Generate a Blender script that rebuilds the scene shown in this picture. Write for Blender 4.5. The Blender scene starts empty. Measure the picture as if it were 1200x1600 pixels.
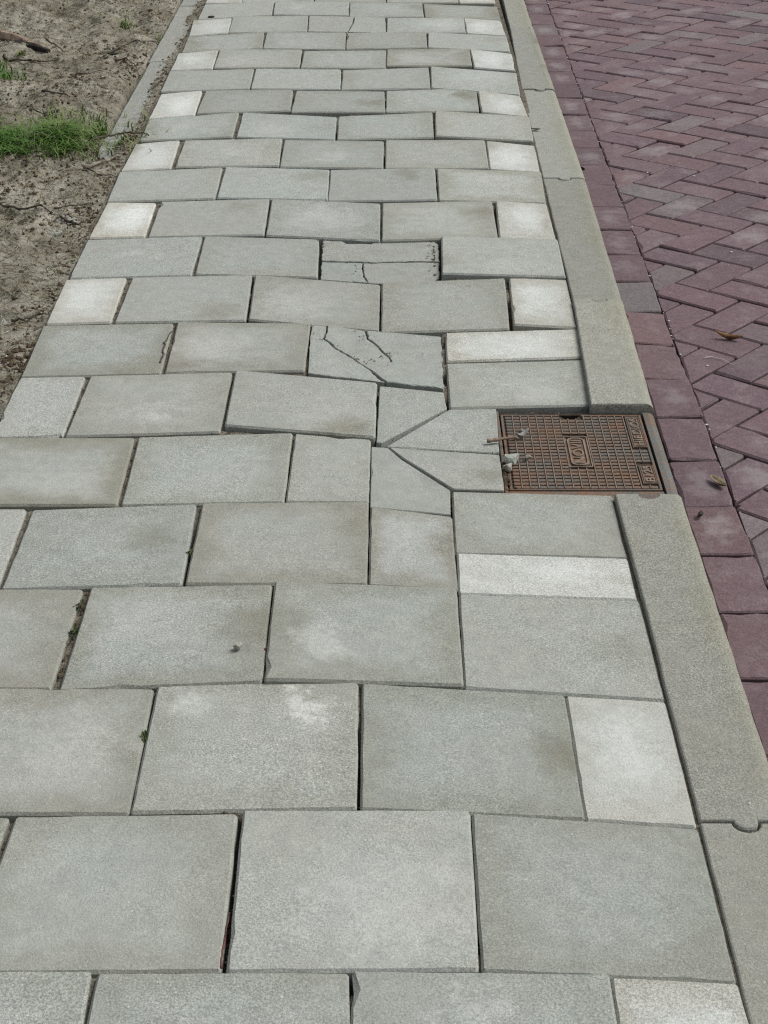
import bpy, bmesh, math, random
import numpy as np
from mathutils import Vector, Matrix

rnd = random.Random(11)
S = bpy.context.scene
COL = S.collection

# ------------------------------------------------------------------ camera
F, PITCH, YAW, ROLL = 2669.7, 0.4825, 0.0077, -0.0021
CAM = Vector((0.8073, -1.5332, 1.4217))
r0 = Vector((math.cos(YAW), math.sin(YAW), 0)); h0 = Vector((-math.sin(YAW), math.cos(YAW), 0))
fw = math.cos(PITCH) * h0 - math.sin(PITCH) * Vector((0, 0, 1))
up0 = math.sin(PITCH) * h0 + math.cos(PITCH) * Vector((0, 0, 1))
RT = math.cos(ROLL) * r0 + math.sin(ROLL) * up0
UP = -math.sin(ROLL) * r0 + math.cos(ROLL) * up0
cd = bpy.data.cameras.new('camera'); cam = bpy.data.objects.new('camera', cd); COL.objects.link(cam)
cd.sensor_fit = 'VERTICAL'; cd.sensor_height = 24.0; cd.lens = 24.0 * F / 1600.0
cd.clip_start = 0.05; cd.clip_end = 400
m = Matrix((RT, UP, -fw)).transposed().to_4x4(); m.translation = CAM
cam.matrix_world = m
S.camera = cam


def in_view(x, y, z, pad=0.0):
    d = Vector((x, y, z)) - CAM
    w = d.dot(fw)
    if w < 0.1: return False
    u = F * d.dot(RT) / w; v = F * d.dot(UP) / w
    return abs(u) < 600 + pad and abs(v) < 800 + pad

# ------------------------------------------------------------------ light
SUN_EL, SUN_AZ = math.radians(52), math.radians(72)      # azimuth measured from +Y towards +X
W = bpy.data.worlds.new('World'); S.world = W; W.use_nodes = True
nt = W.node_tree; nt.nodes.clear()
sky = nt.nodes.new('ShaderNodeTexSky'); sky.sky_type = 'NISHITA'; sky.sun_disc = False
sky.sun_elevation = SUN_EL; sky.sun_rotation = SUN_AZ
sky.air_density = 1.0; sky.dust_density = 4.0; sky.ozone_density = 1.0
hs = nt.nodes.new('ShaderNodeHueSaturation'); hs.inputs['Saturation'].default_value = 0.30   # cloud cover greys the sky
bg = nt.nodes.new('ShaderNodeBackground'); bg.inputs['Strength'].default_value = 0.085
wo = nt.nodes.new('ShaderNodeOutputWorld')
nt.links.new(sky.outputs[0], hs.inputs['Color']); nt.links.new(hs.outputs[0], bg.inputs[0]); nt.links.new(bg.outputs[0], wo.inputs[0])
sl = bpy.data.lights.new('sun', 'SUN'); sl.energy = 1.9; sl.angle = math.radians(30); sl.color = (1.0, 0.975, 0.935)
so = bpy.data.objects.new('sun', sl); COL.objects.link(so)
sd = Vector((math.sin(SUN_AZ) * math.cos(SUN_EL), math.cos(SUN_AZ) * math.cos(SUN_EL), math.sin(SUN_EL)))
so.rotation_euler = sd.to_track_quat('Z', 'Y').to_euler(); so.location = sd * 20
S.view_settings.view_transform = 'Standard'; S.view_settings.look = 'None'
S.view_settings.gamma = 1.0; S.view_settings.use_curve_mapping = False
S.view_settings.exposure = 0.42
S.render.engine = 'CYCLES'
S.cycles.max_bounces = 5; S.cycles.diffuse_bounces = 3; S.cycles.use_denoising = False; S.cycles.filter_width = 1.25; S.cycles.sample_clamp_indirect = 2.0


# ------------------------------------------------------------------ node helpers
class NT:
    def __init__(self, name):
        self.m = bpy.data.materials.new(name); self.m.use_nodes = True
        self.t = self.m.node_tree; self.t.nodes.clear()
        self.out = self.n('ShaderNodeOutputMaterial'); self.b = self.n('ShaderNodeBsdfPrincipled')
        self.l(self.b.outputs[0], self.out.inputs[0])
        self.tc = self.n('ShaderNodeTexCoord'); self.oi = self.n('ShaderNodeObjectInfo')
        # object space plus a random offset, so that no two pieces share a pattern
        cmb = self.n('ShaderNodeCombineXYZ')
        for i, k in enumerate((37.0, 91.0, 53.0)):
            self.l(self.math('MULTIPLY', self.oi.outputs['Random'], k), cmb.inputs[i])
        self.co = self.vm('ADD', self.tc.outputs['Object'], cmb.outputs[0])

    def n(self, t): return self.t.nodes.new(t)
    def l(self, a, b): self.t.links.new(a, b)

    def _set(self, sock, v):
        if hasattr(v, 'is_output'): self.l(v, sock)
        else: sock.default_value = v

    def math(self, op, a, b=0.0, clamp=False):
        n = self.n('ShaderNodeMath'); n.operation = op; n.use_clamp = clamp
        self._set(n.inputs[0], a); self._set(n.inputs[1], b); return n.outputs[0]

    def vm(self, op, a, b=(0, 0, 0)):
        n = self.n('ShaderNodeVectorMath'); n.operation = op
        self._set(n.inputs[0], a); self._set(n.inputs[1], b)
        return n.outputs['Value'] if op in ('LENGTH', 'DISTANCE', 'DOT_PRODUCT') else n.outputs[0]

    def noise(self, scale, detail=3.0, rough=0.55, vec=None, dist=0.0):
        n = self.n('ShaderNodeTexNoise'); n.inputs['Scale'].default_value = scale
        n.inputs['Detail'].default_value = detail; n.inputs['Roughness'].default_value = rough
        n.inputs['Distortion'].default_value = dist
        self.l(vec or self.co, n.inputs['Vector']); return n.outputs[0]

    def voro(self, scale, vec=None):
        n = self.n('ShaderNodeTexVoronoi'); n.inputs['Scale'].default_value = scale
        self.l(vec or self.co, n.inputs['Vector']); return n

    def ramp(self, f, lo, hi, a=0.0, b=1.0, smooth=True):
        n = self.n('ShaderNodeMapRange'); n.clamp = True
        n.interpolation_type = 'SMOOTHSTEP' if smooth else 'LINEAR'
        self._set(n.inputs[0], f)
        for i, v in enumerate((lo, hi, a, b)): self._set(n.inputs[i + 1], v)
        return n.outputs[0]

    def mix(self, f, a, b, mode='MIX'):
        n = self.n('ShaderNodeMix'); n.data_type = 'RGBA'; n.blend_type = mode
        self._set(n.inputs[0], f)
        for s, v in ((n.inputs[6], a), (n.inputs[7], b)):
            if hasattr(v, 'is_output'): self.l(v, s)
            else: s.default_value = (*v, 1.0) if len(v) == 3 else v
        return n.outputs[2]

    def attr(self, name):
        n = self.n('ShaderNodeAttribute'); n.attribute_type = 'OBJECT'; n.attribute_name = name; return n

    def finish(self, col, rough=0.9, bump=None, dist=0.002, strength=0.6, spec=0.3):
        self._set(self.b.inputs['Base Color'], col if hasattr(col, 'is_output') else (*col, 1))
        self._set(self.b.inputs['Roughness'], rough)
        self.b.inputs['Specular IOR Level'].default_value = spec
        if bump is not None:
            bn = self.n('ShaderNodeBump'); bn.inputs['Strength'].default_value = strength
            bn.inputs['Distance'].default_value = dist
            self.l(bump, bn.inputs['Height']); self.l(bn.outputs[0], self.b.inputs['Normal'])
        return self.m


def mul3(k, c): return tuple(k * v for v in c)


def mat_concrete(name, base, warm, cool, speck=0.5, grain=0.5, stain=(0.74, 0.70, 0.63), bloomc=(0.62, 0.63, 0.60), bumpd=0.0016, edges=True, scuff=0.35, algae=False):
    t = NT(name)
    big = t.noise(7, 4, 0.6); mid = t.noise(38, 3, 0.6); fine = t.noise(330, 2, 0.6); finer = t.noise(800, 1, 0.5)
    c = t.mix(t.ramp(big, 0.32, 0.68), warm, cool)
    c = t.mix(0.64, c, base)
    # each piece leans a little warm or cool
    c = t.mix(0.32, c, t.mix(t.math('FRACT', t.math('MULTIPLY', t.oi.outputs['Random'], 13.7)), warm, cool))
    c = t.mix(1.0, c, t.mix(t.ramp(mid, 0.3, 0.7), (0.93, 0.93, 0.93), (1.06, 1.06, 1.06)), 'MULTIPLY')
    g = 0.56 * grain
    wear = t.ramp(t.math('FRACT', t.math('MULTIPLY', t.oi.outputs['Random'], 29.3)), 0, 1, 0.45, 1.0, False)
    wear = t.math('MULTIPLY', wear, t.ramp(t.noise(5, 4, 0.6), 0.3, 0.65, 0.55, 1.15))
    c0 = c
    c = t.mix(1.0, c, t.mix(t.ramp(fine, 0.3, 0.7), (1 - g,) * 3, (1 + g,) * 3), 'MULTIPLY')
    c = t.mix(1.0, c, t.mix(t.ramp(finer, 0.3, 0.7), (1 - g * .6,) * 3, (1 + g * .6,) * 3), 'MULTIPLY')
    c = t.mix(wear, c0, c)
    v = t.voro(170); sp = t.math('MULTIPLY', t.math('MULTIPLY', t.ramp(v.outputs['Distance'], 0.16, 0.30, 1, 0), t.ramp(v.outputs['Color'], 0.70, 0.74, 0, speck)), wear)
    c = t.mix(sp, c, (0.66, 0.66, 0.62))
    v2 = t.voro(140); sp2 = t.math('MULTIPLY', t.ramp(v2.outputs['Distance'], 0.12, 0.30, 1, 0), t.ramp(v2.outputs['Color'], 0.76, 0.80, 0, speck * 0.8))
    c = t.mix(sp2, c, mul3(0.40, base))
    # old gum and oil spots, irregular
    v3 = t.voro(9); v3.inputs['Randomness'].default_value = 1.0
    gd = t.math('ADD', v3.outputs['Distance'], t.math('MULTIPLY', t.math('SUBTRACT', t.noise(70, 3), 0.5), 0.10))
    gm = t.math('MULTIPLY', t.ramp(gd, 0.05, 0.085, 1, 0), t.ramp(v3.outputs['Color'], 0.90, 0.92, 0, 0.42))
    c = t.mix(gm, c, mul3(0.42, base))
    pits = t.math('MULTIPLY', t.ramp(t.voro(95).outputs['Distance'], 0.07, 0.16, 1, 0), t.ramp(t.noise(12, 3), 0.48, 0.62, 0, 0.6))
    c = t.mix(pits, c, mul3(0.5, base))
    # short pale scuffs and scratches
    mp = t.n('ShaderNodeMapping'); mp.inputs['Scale'].default_value = (16, 120, 40); mp.inputs['Rotation'].default_value = (0, 0, 0.25)
    t.l(t.co, mp.inputs[0])
    sc = t.math('MULTIPLY', t.ramp(t.noise(1.0, 3, 0.6, mp.outputs[0], 1.2), 0.66, 0.76, 0, scuff), t.ramp(t.noise(5, 2), 0.45, 0.65))
    c = t.mix(sc, c, mul3(1.5, base))
    mp = t.n('ShaderNodeMapping'); mp.inputs['Scale'].default_value = (9, 70, 40); mp.inputs['Rotation'].default_value = (0, 0, -0.08)
    t.l(t.co, mp.inputs[0])
    sc = t.math('MULTIPLY', t.ramp(t.noise(1.0, 4, 0.65, mp.outputs[0], 0.6), 0.58, 0.72, 0, 0.35), t.ramp(t.noise(4, 2), 0.5, 0.65))
    c = t.mix(sc, c, mul3(0.62, base))
    if edges:
        sep = t.n('ShaderNodeSeparateXYZ'); t.l(t.tc.outputs['Generated'], sep.inputs[0])
        u, w = sep.outputs[0], sep.outputs[1]
        d = t.math('MINIMUM', t.math('MINIMUM', u, t.math('SUBTRACT', 1.0, u)), t.math('MINIMUM', w, t.math('SUBTRACT', 1.0, w)))
        d = t.math('ADD', d, t.math('MULTIPLY', t.math('SUBTRACT', t.noise(9, 3, 0.6), 0.5), 0.42))
        st = t.math('MULTIPLY', t.ramp(d, 0.03, 0.26, 1, 0), t.attr('stain').outputs['Fac'])
        c = t.mix(st, c, t.mix(1.0, c, stain, 'MULTIPLY'))
        # brown smear with a place of its own
        an = t.attr('smear'); dd = t.vm('DISTANCE', t.vm('MULTIPLY', t.tc.outputs['Generated'], (1, 1, 0)), t.vm('MULTIPLY', an.outputs['Vector'], (1, 1, 0)))
        dd = t.math('ADD', dd, t.math('MULTIPLY', t.math('SUBTRACT', t.noise(22, 4, 0.65), 0.5), 0.42))
        c = t.mix(t.math('MULTIPLY', t.ramp(dd, 0.02, 0.26, 1, 0), t.attr('smear_amount').outputs['Fac']), c, t.mix(1.0, c, (0.60, 0.55, 0.46), 'MULTIPLY'))
        ab = t.attr('bloom'); db = t.vm('DISTANCE', t.vm('MULTIPLY', t.tc.outputs['Generated'], (1, 1, 0)), t.vm('MULTIPLY', ab.outputs['Vector'], (1, 1, 0)))
        db = t.math('ADD', db, t.math('MULTIPLY', t.math('SUBTRACT', t.noise(16, 7, 0.75), 0.5), 1.05))
        bl = t.math('MULTIPLY', t.ramp(db, 0.02, t.attr('bloom_size').outputs['Fac'], 1, 0), t.attr('bloom_amount').outputs['Fac'])
        bl = t.math('MULTIPLY', bl, t.ramp(t.noise(120, 4, 0.75), 0.30, 0.62, 0.25, 1.0))
        c = t.mix(bl, c, bloomc)
        a2 = t.attr('bloom_two'); d2 = t.vm('DISTANCE', t.vm('MULTIPLY', t.tc.outputs['Generated'], (1, 1, 0)), t.vm('MULTIPLY', a2.outputs['Vector'], (1, 1, 0)))
        d2 = t.math('ADD', d2, t.math('MULTIPLY', t.math('SUBTRACT', t.noise(31, 4, 0.65), 0.5), 0.26))
        c = t.mix(t.math('MULTIPLY', t.math('MULTIPLY', t.ramp(d2, 0.0, 0.16, 1, 0), t.ramp(t.noise(120, 4, 0.75), 0.30, 0.62, 0.2, 1.0)), t.attr('bloom_two_amount').outputs['Fac']), c, bloomc)
    if algae:
        sx = t.n('ShaderNodeSeparateXYZ'); t.l(t.tc.outputs['Object'], sx.inputs[0])
        al = t.math('ADD', sx.outputs[0], t.math('MULTIPLY', t.math('SUBTRACT', t.noise(6, 4, 0.65), 0.5), 0.16))
        c = t.mix(t.ramp(al, 0.0, 0.09, 0, 0.4), c, t.mix(t.ramp(fine, 0.35, 0.65), (0.150, 0.150, 0.085), (0.235, 0.228, 0.145)))
        dk = t.math('MULTIPLY', t.ramp(al, 0.035, 0.08), t.ramp(t.noise(3.1, 3, 0.6), 0.55, 0.68, 0, 0.6))
        c = t.mix(dk, c, (0.085, 0.08, 0.062))
    tone = t.attr('tone').outputs['Fac']
    cm = t.n('ShaderNodeCombineXYZ')
    for i in range(3): t.l(tone, cm.inputs[i])
    c = t.mix(1.0, c, cm.outputs[0], 'MULTIPLY')
    h = t.math('ADD', t.math('MULTIPLY', fine, 0.7), t.math('ADD', t.math('MULTIPLY', mid, 0.9), t.math('MULTIPLY', finer, 0.35)))
    h = t.math('ADD', h, t.math('MULTIPLY', t.ramp(t.voro(120).outputs['Distance'], 0.0, 0.22, 0, 1), 0.35))
    return t.finish(c, 0.92, h, bumpd, 0.75)


GREY = (0.303, 0.317, 0.292)
M = {}
M['slab'] = mat_concrete('grey_concrete', GREY, (0.304, 0.305, 0.270), (0.284, 0.326, 0.302))
M['light_slab'] = mat_concrete('pale_grey_concrete', (0.335, 0.352, 0.330), (0.338, 0.345, 0.316), (0.330, 0.358, 0.340), speck=0.3, grain=0.6)
M['white_slab'] = mat_concrete('white_concrete', (0.412, 0.424, 0.392), (0.398, 0.396, 0.352), (0.415, 0.434, 0.408), speck=0.2, grain=0.5, bloomc=(0.60, 0.63, 0.61), stain=(0.84, 0.80, 0.74))
M['kerb'] = mat_concrete('kerb_concrete', (0.245, 0.250, 0.220), (0.250, 0.248, 0.206), (0.240, 0.252, 0.232), speck=0.4, grain=0.60, bumpd=0.002, edges=False, scuff=0.8, algae=True)
M['edging'] = mat_concrete('edging_concrete', (0.262, 0.272, 0.248), (0.272, 0.268, 0.228), (0.255, 0.272, 0.256), speck=0.3, grain=0.7, edges=False)


def mat_brick():
    t = NT('purple_brick')
    r = t.oi.outputs['Random']
    pick = t.n('ShaderNodeValToRGB'); e = pick.color_ramp.elements
    e[0].position = 0; e[0].color = (0.102, 0.073, 0.083, 1); e[1].position = 1; e[1].color = (0.146, 0.106, 0.114, 1)
    for p, c in ((0.25, (0.136, 0.087, 0.097)), (0.50, (0.118, 0.081, 0.093)), (0.78, (0.146, 0.092, 0.096)), (0.87, (0.142, 0.128, 0.129)), (0.92, (0.128, 0.089, 0.095))):
        q = e.new(p); q.color = (*c, 1)
    t.l(t.math('FRACT', t.math('MULTIPLY', r, 7.31)), pick.inputs[0])
    big = t.noise(14, 4, 0.6); fine = t.noise(260, 3, 0.6); mid = t.noise(70, 3, 0.6)
    c = t.mix(t.ramp(big, 0.48, 0.75, 0, 0.45), pick.outputs[0], (0.205, 0.165, 0.170))
    c = t.mix(1.0, c, t.mix(t.ramp(fine, 0.3, 0.7), (0.78,) * 3, (1.22,) * 3), 'MULTIPLY')
    c = t.mix(1.0, c, t.mix(t.ramp(mid, 0.3, 0.7), (0.88,) * 3, (1.12,) * 3), 'MULTIPLY')
    # short pale scuffs in assorted directions
    mp = t.n('ShaderNodeMapping'); mp.inputs['Scale'].default_value = (20, 110, 40); mp.inputs['Rotation'].default_value = (0, 0, 0.5)
    t.l(t.co, mp.inputs[0])
    sc = t.noise(1.0, 2, 0.5, mp.outputs[0], 1.5)
    c = t.mix(t.ramp(sc, 0.72, 0.80, 0, 0.40), c, (0.36, 0.32, 0.31))
    v = t.voro(170); sp = t.math('MULTIPLY', t.ramp(v.outputs['Distance'], 0.12, 0.26, 1, 0), t.ramp(v.outputs['Color'], 0.86, 0.9, 0, 0.35))
    c = t.mix(sp, c, (0.34, 0.30, 0.29))
    tn = t.attr('tone').outputs['Fac']; cm = t.n('ShaderNodeCombineXYZ')
    for i in range(3): t.l(tn, cm.inputs[i])
    c = t.mix(1.0, c, cm.outputs[0], 'MULTIPLY')
    db = t.vm('DISTANCE', t.vm('MULTIPLY', t.tc.outputs['Generated'], (1, 1, 0)), (0.5, 0.5, 0))
    db = t.math('ADD', db, t.math('MULTIPLY', t.math('SUBTRACT', t.noise(30, 4, 0.7), 0.5), 1.1))
    c = t.mix(t.math('MULTIPLY', t.ramp(db, 0.0, 0.42, 1, 0), t.attr('bloom_amount').outputs['Fac']), c, (0.30, 0.27, 0.27))
    h = t.math('ADD', t.math('MULTIPLY', fine, 0.8), mid)
    return t.finish(c, 0.82, h, 0.0016, 0.7, 0.35)
M['brick'] = mat_brick()


def mat_soil(name, a, b, dark, cs=1.0):
    t = NT(name)
    big = t.noise(5, 5, 0.65); mid = t.noise(45, 4, 0.65); fine = t.noise(260 * cs, 3, 0.6)
    c = t.mix(t.ramp(big, 0.35, 0.65), a, b)
    c = t.mix(t.math('MAXIMUM', t.ramp(mid, 0.50, 0.66, 0, 0.75), t.math('MULTIPLY', t.ramp(t.noise(11, 5, 0.7), 0.52, 0.64, 0, 0.8), t.ramp(t.noise(90, 3, 0.7), 0.40, 0.58))), c, dark)
    c = t.mix(1.0, c, t.mix(t.ramp(fine, 0.3, 0.7), (0.62,) * 3, (1.32,) * 3), 'MULTIPLY')
    v = t.voro(150); sp = t.math('MULTIPLY', t.ramp(v.outputs['Distance'], 0.15, 0.3, 1, 0), t.ramp(v.outputs['Color'], 0.84, 0.87, 0, 0.5))
    c = t.mix(sp, c, (0.42, 0.40, 0.34))
    h = t.math('ADD', fine, t.math('MULTIPLY', mid, 2.0))
    return t.finish(c, 0.97, h, 0.005, 0.9, 0.1)
M['soil'] = mat_soil('sandy_soil', (0.315, 0.300, 0.248), (0.180, 0.166, 0.126), (0.055, 0.047, 0.035))
M['joint'] = mat_soil('joint_sand', (0.185, 0.168, 0.135), (0.145, 0.130, 0.102), (0.06, 0.052, 0.040))
M['road_joint'] = mat_soil('road_joint', (0.075, 0.063, 0.056), (0.045, 0.038, 0.036), (0.03, 0.026, 0.024))
M['ground'] = mat_soil('far_ground', (0.25, 0.23, 0.17), (0.20, 0.195, 0.13), (0.12, 0.10, 0.07), 0.3)


def mat_plain(name, a, b, scale=60, rough=0.85, bumpd=0.001, island=False, spec=0.3):
    t = NT(name)
    f = t.ramp(t.noise(scale, 4, 0.6), 0.3, 0.7)
    if island:
        g = t.n('ShaderNodeNewGeometry')
        f = t.math('ADD', t.math('MULTIPLY', f, 0.4), t.math('MULTIPLY', g.outputs['Random Per Island'], 0.6))
    return t.finish(t.mix(f, a, b), rough, t.noise(scale * 4, 3), bumpd, 0.6, spec)
M['grass'] = mat_plain('grass_blade', (0.024, 0.082, 0.007), (0.100, 0.205, 0.026), 30, 0.6, island=True)
M['weed'] = mat_plain('weed_leaf', (0.040, 0.070, 0.020), (0.085, 0.115, 0.04), 60, 0.7, island=True)
M['pale_grass'] = mat_plain('thin_grass', (0.075, 0.13, 0.03), (0.19, 0.23, 0.075), 30, 0.7, island=True)
M['straw'] = mat_plain('dead_straw', (0.10, 0.08, 0.05), (0.33, 0.29, 0.20), 40, 0.9, island=True)
M['twig'] = mat_plain('dark_twig', (0.040, 0.031, 0.024), (0.105, 0.085, 0.065), 90, 0.9, 0.003)
M['grey_twig'] = mat_plain('grey_twig', (0.10, 0.085, 0.065), (0.30, 0.27, 0.21), 70, 0.9, 0.003)
M['wood'] = mat_plain('bark_wood', (0.13, 0.092, 0.066), (0.30, 0.235, 0.175), 40, 0.9, 0.004)
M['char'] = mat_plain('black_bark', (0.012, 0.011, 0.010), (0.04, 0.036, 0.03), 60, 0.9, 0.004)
M['litter'] = mat_plain('dark_litter', (0.030, 0.022, 0.016), (0.13, 0.095, 0.06), 80, 0.9, island=True)
M['shell'] = mat_plain('white_grit', (0.55, 0.53, 0.48), (0.80, 0.78, 0.72), 90, 0.7, island=True)
M['stone'] = mat_plain('pebble_stone', (0.24, 0.23, 0.19), (0.40, 0.39, 0.34), 120, 0.85, 0.002)
M['rubble'] = mat_plain('broken_concrete', (0.27, 0.29, 0.25), (0.47, 0.49, 0.44), 110, 0.9, 0.003)
M['leaf_orange'] = mat_plain('orange_leaf', (0.15, 0.07, 0.028), (0.36, 0.23, 0.11), 40, 0.6)
M['leaf_tan'] = mat_plain('tan_leaf', (0.12, 0.10, 0.06), (0.29, 0.245, 0.155), 60, 0.7)
M['leaf_grey'] = mat_plain('grey_leaf', (0.17, 0.18, 0.17), (0.40, 0.41, 0.39), 60, 0.7)
M['red_bit'] = mat_plain('red_bit', (0.045, 0.018, 0.018), (0.13, 0.055, 0.045), 90, 0.7)
M['dark'] = mat_plain('pit_shade', (0.010, 0.010, 0.010), (0.02, 0.02, 0.018), 20, 0.95)  # near-black colour paints the shade inside the pit below the lid


def mat_iron(name, edge, a=(0.158, 0.095, 0.060), b_=(0.112, 0.102, 0.088)):
    t = NT(name)
    big = t.noise(9, 5, 0.65); mid = t.noise(55, 4, 0.7); fine = t.noise(300, 3, 0.6)
    c = t.mix(t.ramp(big, 0.40, 0.60), a, b_)
    c = t.mix(t.ramp(mid, 0.50, 0.70, 0, 0.75), c, (0.185, 0.095, 0.058))
    c = t.mix(t.ramp(t.noise(17, 4, 0.7), 0.56, 0.68, 0, edge), c, (0.185, 0.092, 0.045))
    c = t.mix(1.0, c, t.mix(t.ramp(fine, 0.3, 0.7), (0.7,) * 3, (1.3,) * 3), 'MULTIPLY')
    m = t.finish(c, 0.62, t.math('ADD', fine, mid), 0.0012, 0.7, 0.4)
    t.b.inputs['Metallic'].default_value = 0.15
    return m
M['iron'] = mat_iron('rusty_iron', 0.30)
M['iron_grey'] = mat_iron('weathered_iron', 0.35, (0.112, 0.104, 0.088), (0.115, 0.122, 0.116))
M['iron_rim'] = mat_iron('rusty_iron_rim', 0.75)
M['iron_worn'] = mat_plain('worn_iron_edge', (0.14, 0.098, 0.068), (0.25, 0.195, 0.148), 45, 0.6, 0.001)
M['iron_dirt_shade'] = mat_plain('dirty_shaded_iron', (0.020, 0.015, 0.012), (0.055, 0.040, 0.030), 60, 0.9, 0.001)  # dirt, with groove and notch shade painted into the dark colour


# ------------------------------------------------------------------ object helpers
def new_obj(name, me, parent=None, mat=None, loc=(0, 0, 0)):
    o = bpy.data.objects.new(name, me); COL.objects.link(o)
    if me is not None and mat is not None and not me.materials: me.materials.append(mat)
    o.location = loc
    if parent is not None: o.parent = parent
    return o


def tag(o, label=None, cat=None, group=None, kind=None):
    for k, v in (('label', label), ('category', cat), ('group', group), ('kind', kind)):
        if v: o[k] = v
    return o


def mesh_of(name, verts, faces, mat=None, smooth=False):
    me = bpy.data.meshes.new(name); me.from_pydata(verts, [], faces); me.update()
    if mat: me.materials.append(mat)
    if smooth:
        for p in me.polygons: p.use_smooth = True
    return me


def signed_area(P): return 0.5 * sum(P[i][0] * P[(i + 1) % len(P)][1] - P[(i + 1) % len(P)][0] * P[i][1] for i in range(len(P)))


def slab_mesh(name, P, thick=0.05, ch=0.004, chz=None, seg=0.035, jit=0.0004, chips=0.0, corner=0.003, R=rnd, gap=0.0, wob=0.0):
    """A paving piece: P = top outline (x, y, z); chamfered arris, slightly uneven edges, sides down to thick."""
    P = [Vector(p) for p in P]
    if signed_area(P) < 0: P = P[::-1]
    chz = ch if chz is None else chz
    n = len(P); out = []
    for i in range(n):
        a, b, c = P[i - 1], P[i], P[(i + 1) % n]
        la, lb = (a - b).length, (c - b).length
        k = min(corner, la * 0.2, lb * 0.2)
        p1 = b + (a - b).normalized() * k; p2 = b + (c - b).normalized() * k
        out += [p1, b * 0.34 + (p1 + p2) * 0.33, p2]
        nxt = c + (b - c).normalized() * min(corner, lb * 0.2)
        L = (nxt - p2).length; s = max(1, int(round(L / seg)))
        for j in range(1, s): out.append(p2.lerp(nxt, j / s))
    if wob:          # shared wander, so both sides of a crack match
        out = [p + Vector((math.sin(p.y * 88 + 3) + .5 * math.sin(p.y * 205 + p.x * 110), math.sin(p.x * 80 + 1) + .5 * math.sin(p.x * 195 - p.y * 120), 0)) * wob for p in out]
    N = len(out)
    nor = []
    for i in range(N):
        d = out[(i + 1) % N] - out[i - 1]; nor.append(Vector((-d.y, d.x, 0)).normalized())   # inward for CCW
    off = [gap + R.gauss(0, jit) for _ in range(N)]
    extra = [0.0] * N
    for i in range(N):
        if R.random() < chips: extra[i] = R.uniform(0.002, 0.008)
    O = [out[i] + nor[i] * (off[i] + extra[i] * 0.35) - Vector((0, 0, chz + extra[i] * 0.3)) for i in range(N)]
    I = [out[i] + nor[i] * (off[i] + ch * R.uniform(0.85, 1.15) + extra[i]) for i in range(N)]
    B = [o.copy() for o in O]
    for b_, o_ in zip(B, out): b_.z = o_.z - thick
    c = sum(out, Vector()) / N
    V = [tuple(v - c) for v in B + O + I]
    Fs = []
    for i in range(N):
        j = (i + 1) % N
        Fs += [(i, j, N + j, N + i), (N + i, N + j, 2 * N + j, 2 * N + i)]
    Fs.append(tuple(range(2 * N, 3 * N)))
    return mesh_of(name, V, Fs), c


class MB:
    def __init__(self): self.v, self.f = [], []
    def add(self, v, f):
        b = len(self.v); self.v += [tuple(p) for p in v]; self.f += [tuple(b + i for i in q) for q in f]
    def box(self, x0, x1, y0, y1, z0, z1, bev=0.0):
        b = bev
        v = [(x0, y0, z0), (x1, y0, z0), (x1, y1, z0), (x0, y1, z0), (x0, y0, z1 - b), (x1, y0, z1 - b), (x1, y1, z1 - b), (x0, y1, z1 - b)]
        f = [(3, 2, 1, 0), (0, 1, 5, 4), (1, 2, 6, 5), (2, 3, 7, 6), (3, 0, 4, 7)]
        if b:
            v += [(x0 + b, y0 + b, z1), (x1 - b, y0 + b, z1), (x1 - b, y1 - b, z1), (x0 + b, y1 - b, z1)]
            f += [(4, 5, 9, 8), (5, 6, 10, 9), (6, 7, 11, 10), (7, 4, 8, 11), (8, 9, 10, 11)]
        else: f += [(4, 5, 6, 7)]
        self.add(v, f)
    def prism(self, P, z0, z1):
        n = len(P); v = [(x, y, z0) for x, y in P] + [(x, y, z1) for x, y in P]
        self.add(v, [(i, (i + 1) % n, n + (i + 1) % n, n + i) for i in range(n)] + [tuple(range(n, 2 * n)), tuple(range(n - 1, -1, -1))])
    def tube(self, pts, rad, k=6):
        pts = [Vector(p) for p in pts]; n = len(pts); rings = []
        if not hasattr(rad, '__len__'): rad = [rad] * n
        for i, p in enumerate(pts):
            d = (pts[min(i + 1, n - 1)] - pts[max(i - 1, 0)]).normalized()
            a = d.cross(Vector((0, 0, 1)))
            if a.length < 1e-3: a = d.cross(Vector((1, 0, 0)))
            a.normalize(); b = d.cross(a)
            rings.append([p + (a * math.cos(2 * math.pi * j / k) + b * math.sin(2 * math.pi * j / k)) * rad[i] for j in range(k)])
        v = [q for r in rings for q in r]; f = []
        for i in range(n - 1):
            for j in range(k):
                f.append((i * k + j, i * k + (j + 1) % k, (i + 1) * k + (j + 1) % k, (i + 1) * k + j))
        f += [tuple(range(k - 1, -1, -1)), tuple((n - 1) * k + j for j in range(k))]
        self.add(v, f)
    def mesh(self, name, mat=None, smooth=False): return mesh_of(name, self.v, self.f, mat, smooth)


def interp(x, xs, ys): return float(np.interp(x, xs, ys))
ZF = np.array([[37, -45, -60, -14, 6, 8, 4, -5], [99, 214, 66, -15, 49, 88, 85, 43], [0, -80, -140, -90, -20, 50, 10, -50]]) / 1e4
ZX = np.array([0, .6, 1.2]); ZY = np.linspace(-.3, 6, 8)


def pave_z(x, y):
    """how the settled pavement surface rises and sags"""
    c = [np.interp(y, ZY, ZF[i]) for i in range(3)]
    return np.interp(x, ZX, np.array(c)) if np.ndim(x) == 0 else np.array([np.interp(a, ZX, [np.interp(b, ZY, ZF[i]) for i in range(3)]) for a, b in zip(x, y)])


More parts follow.
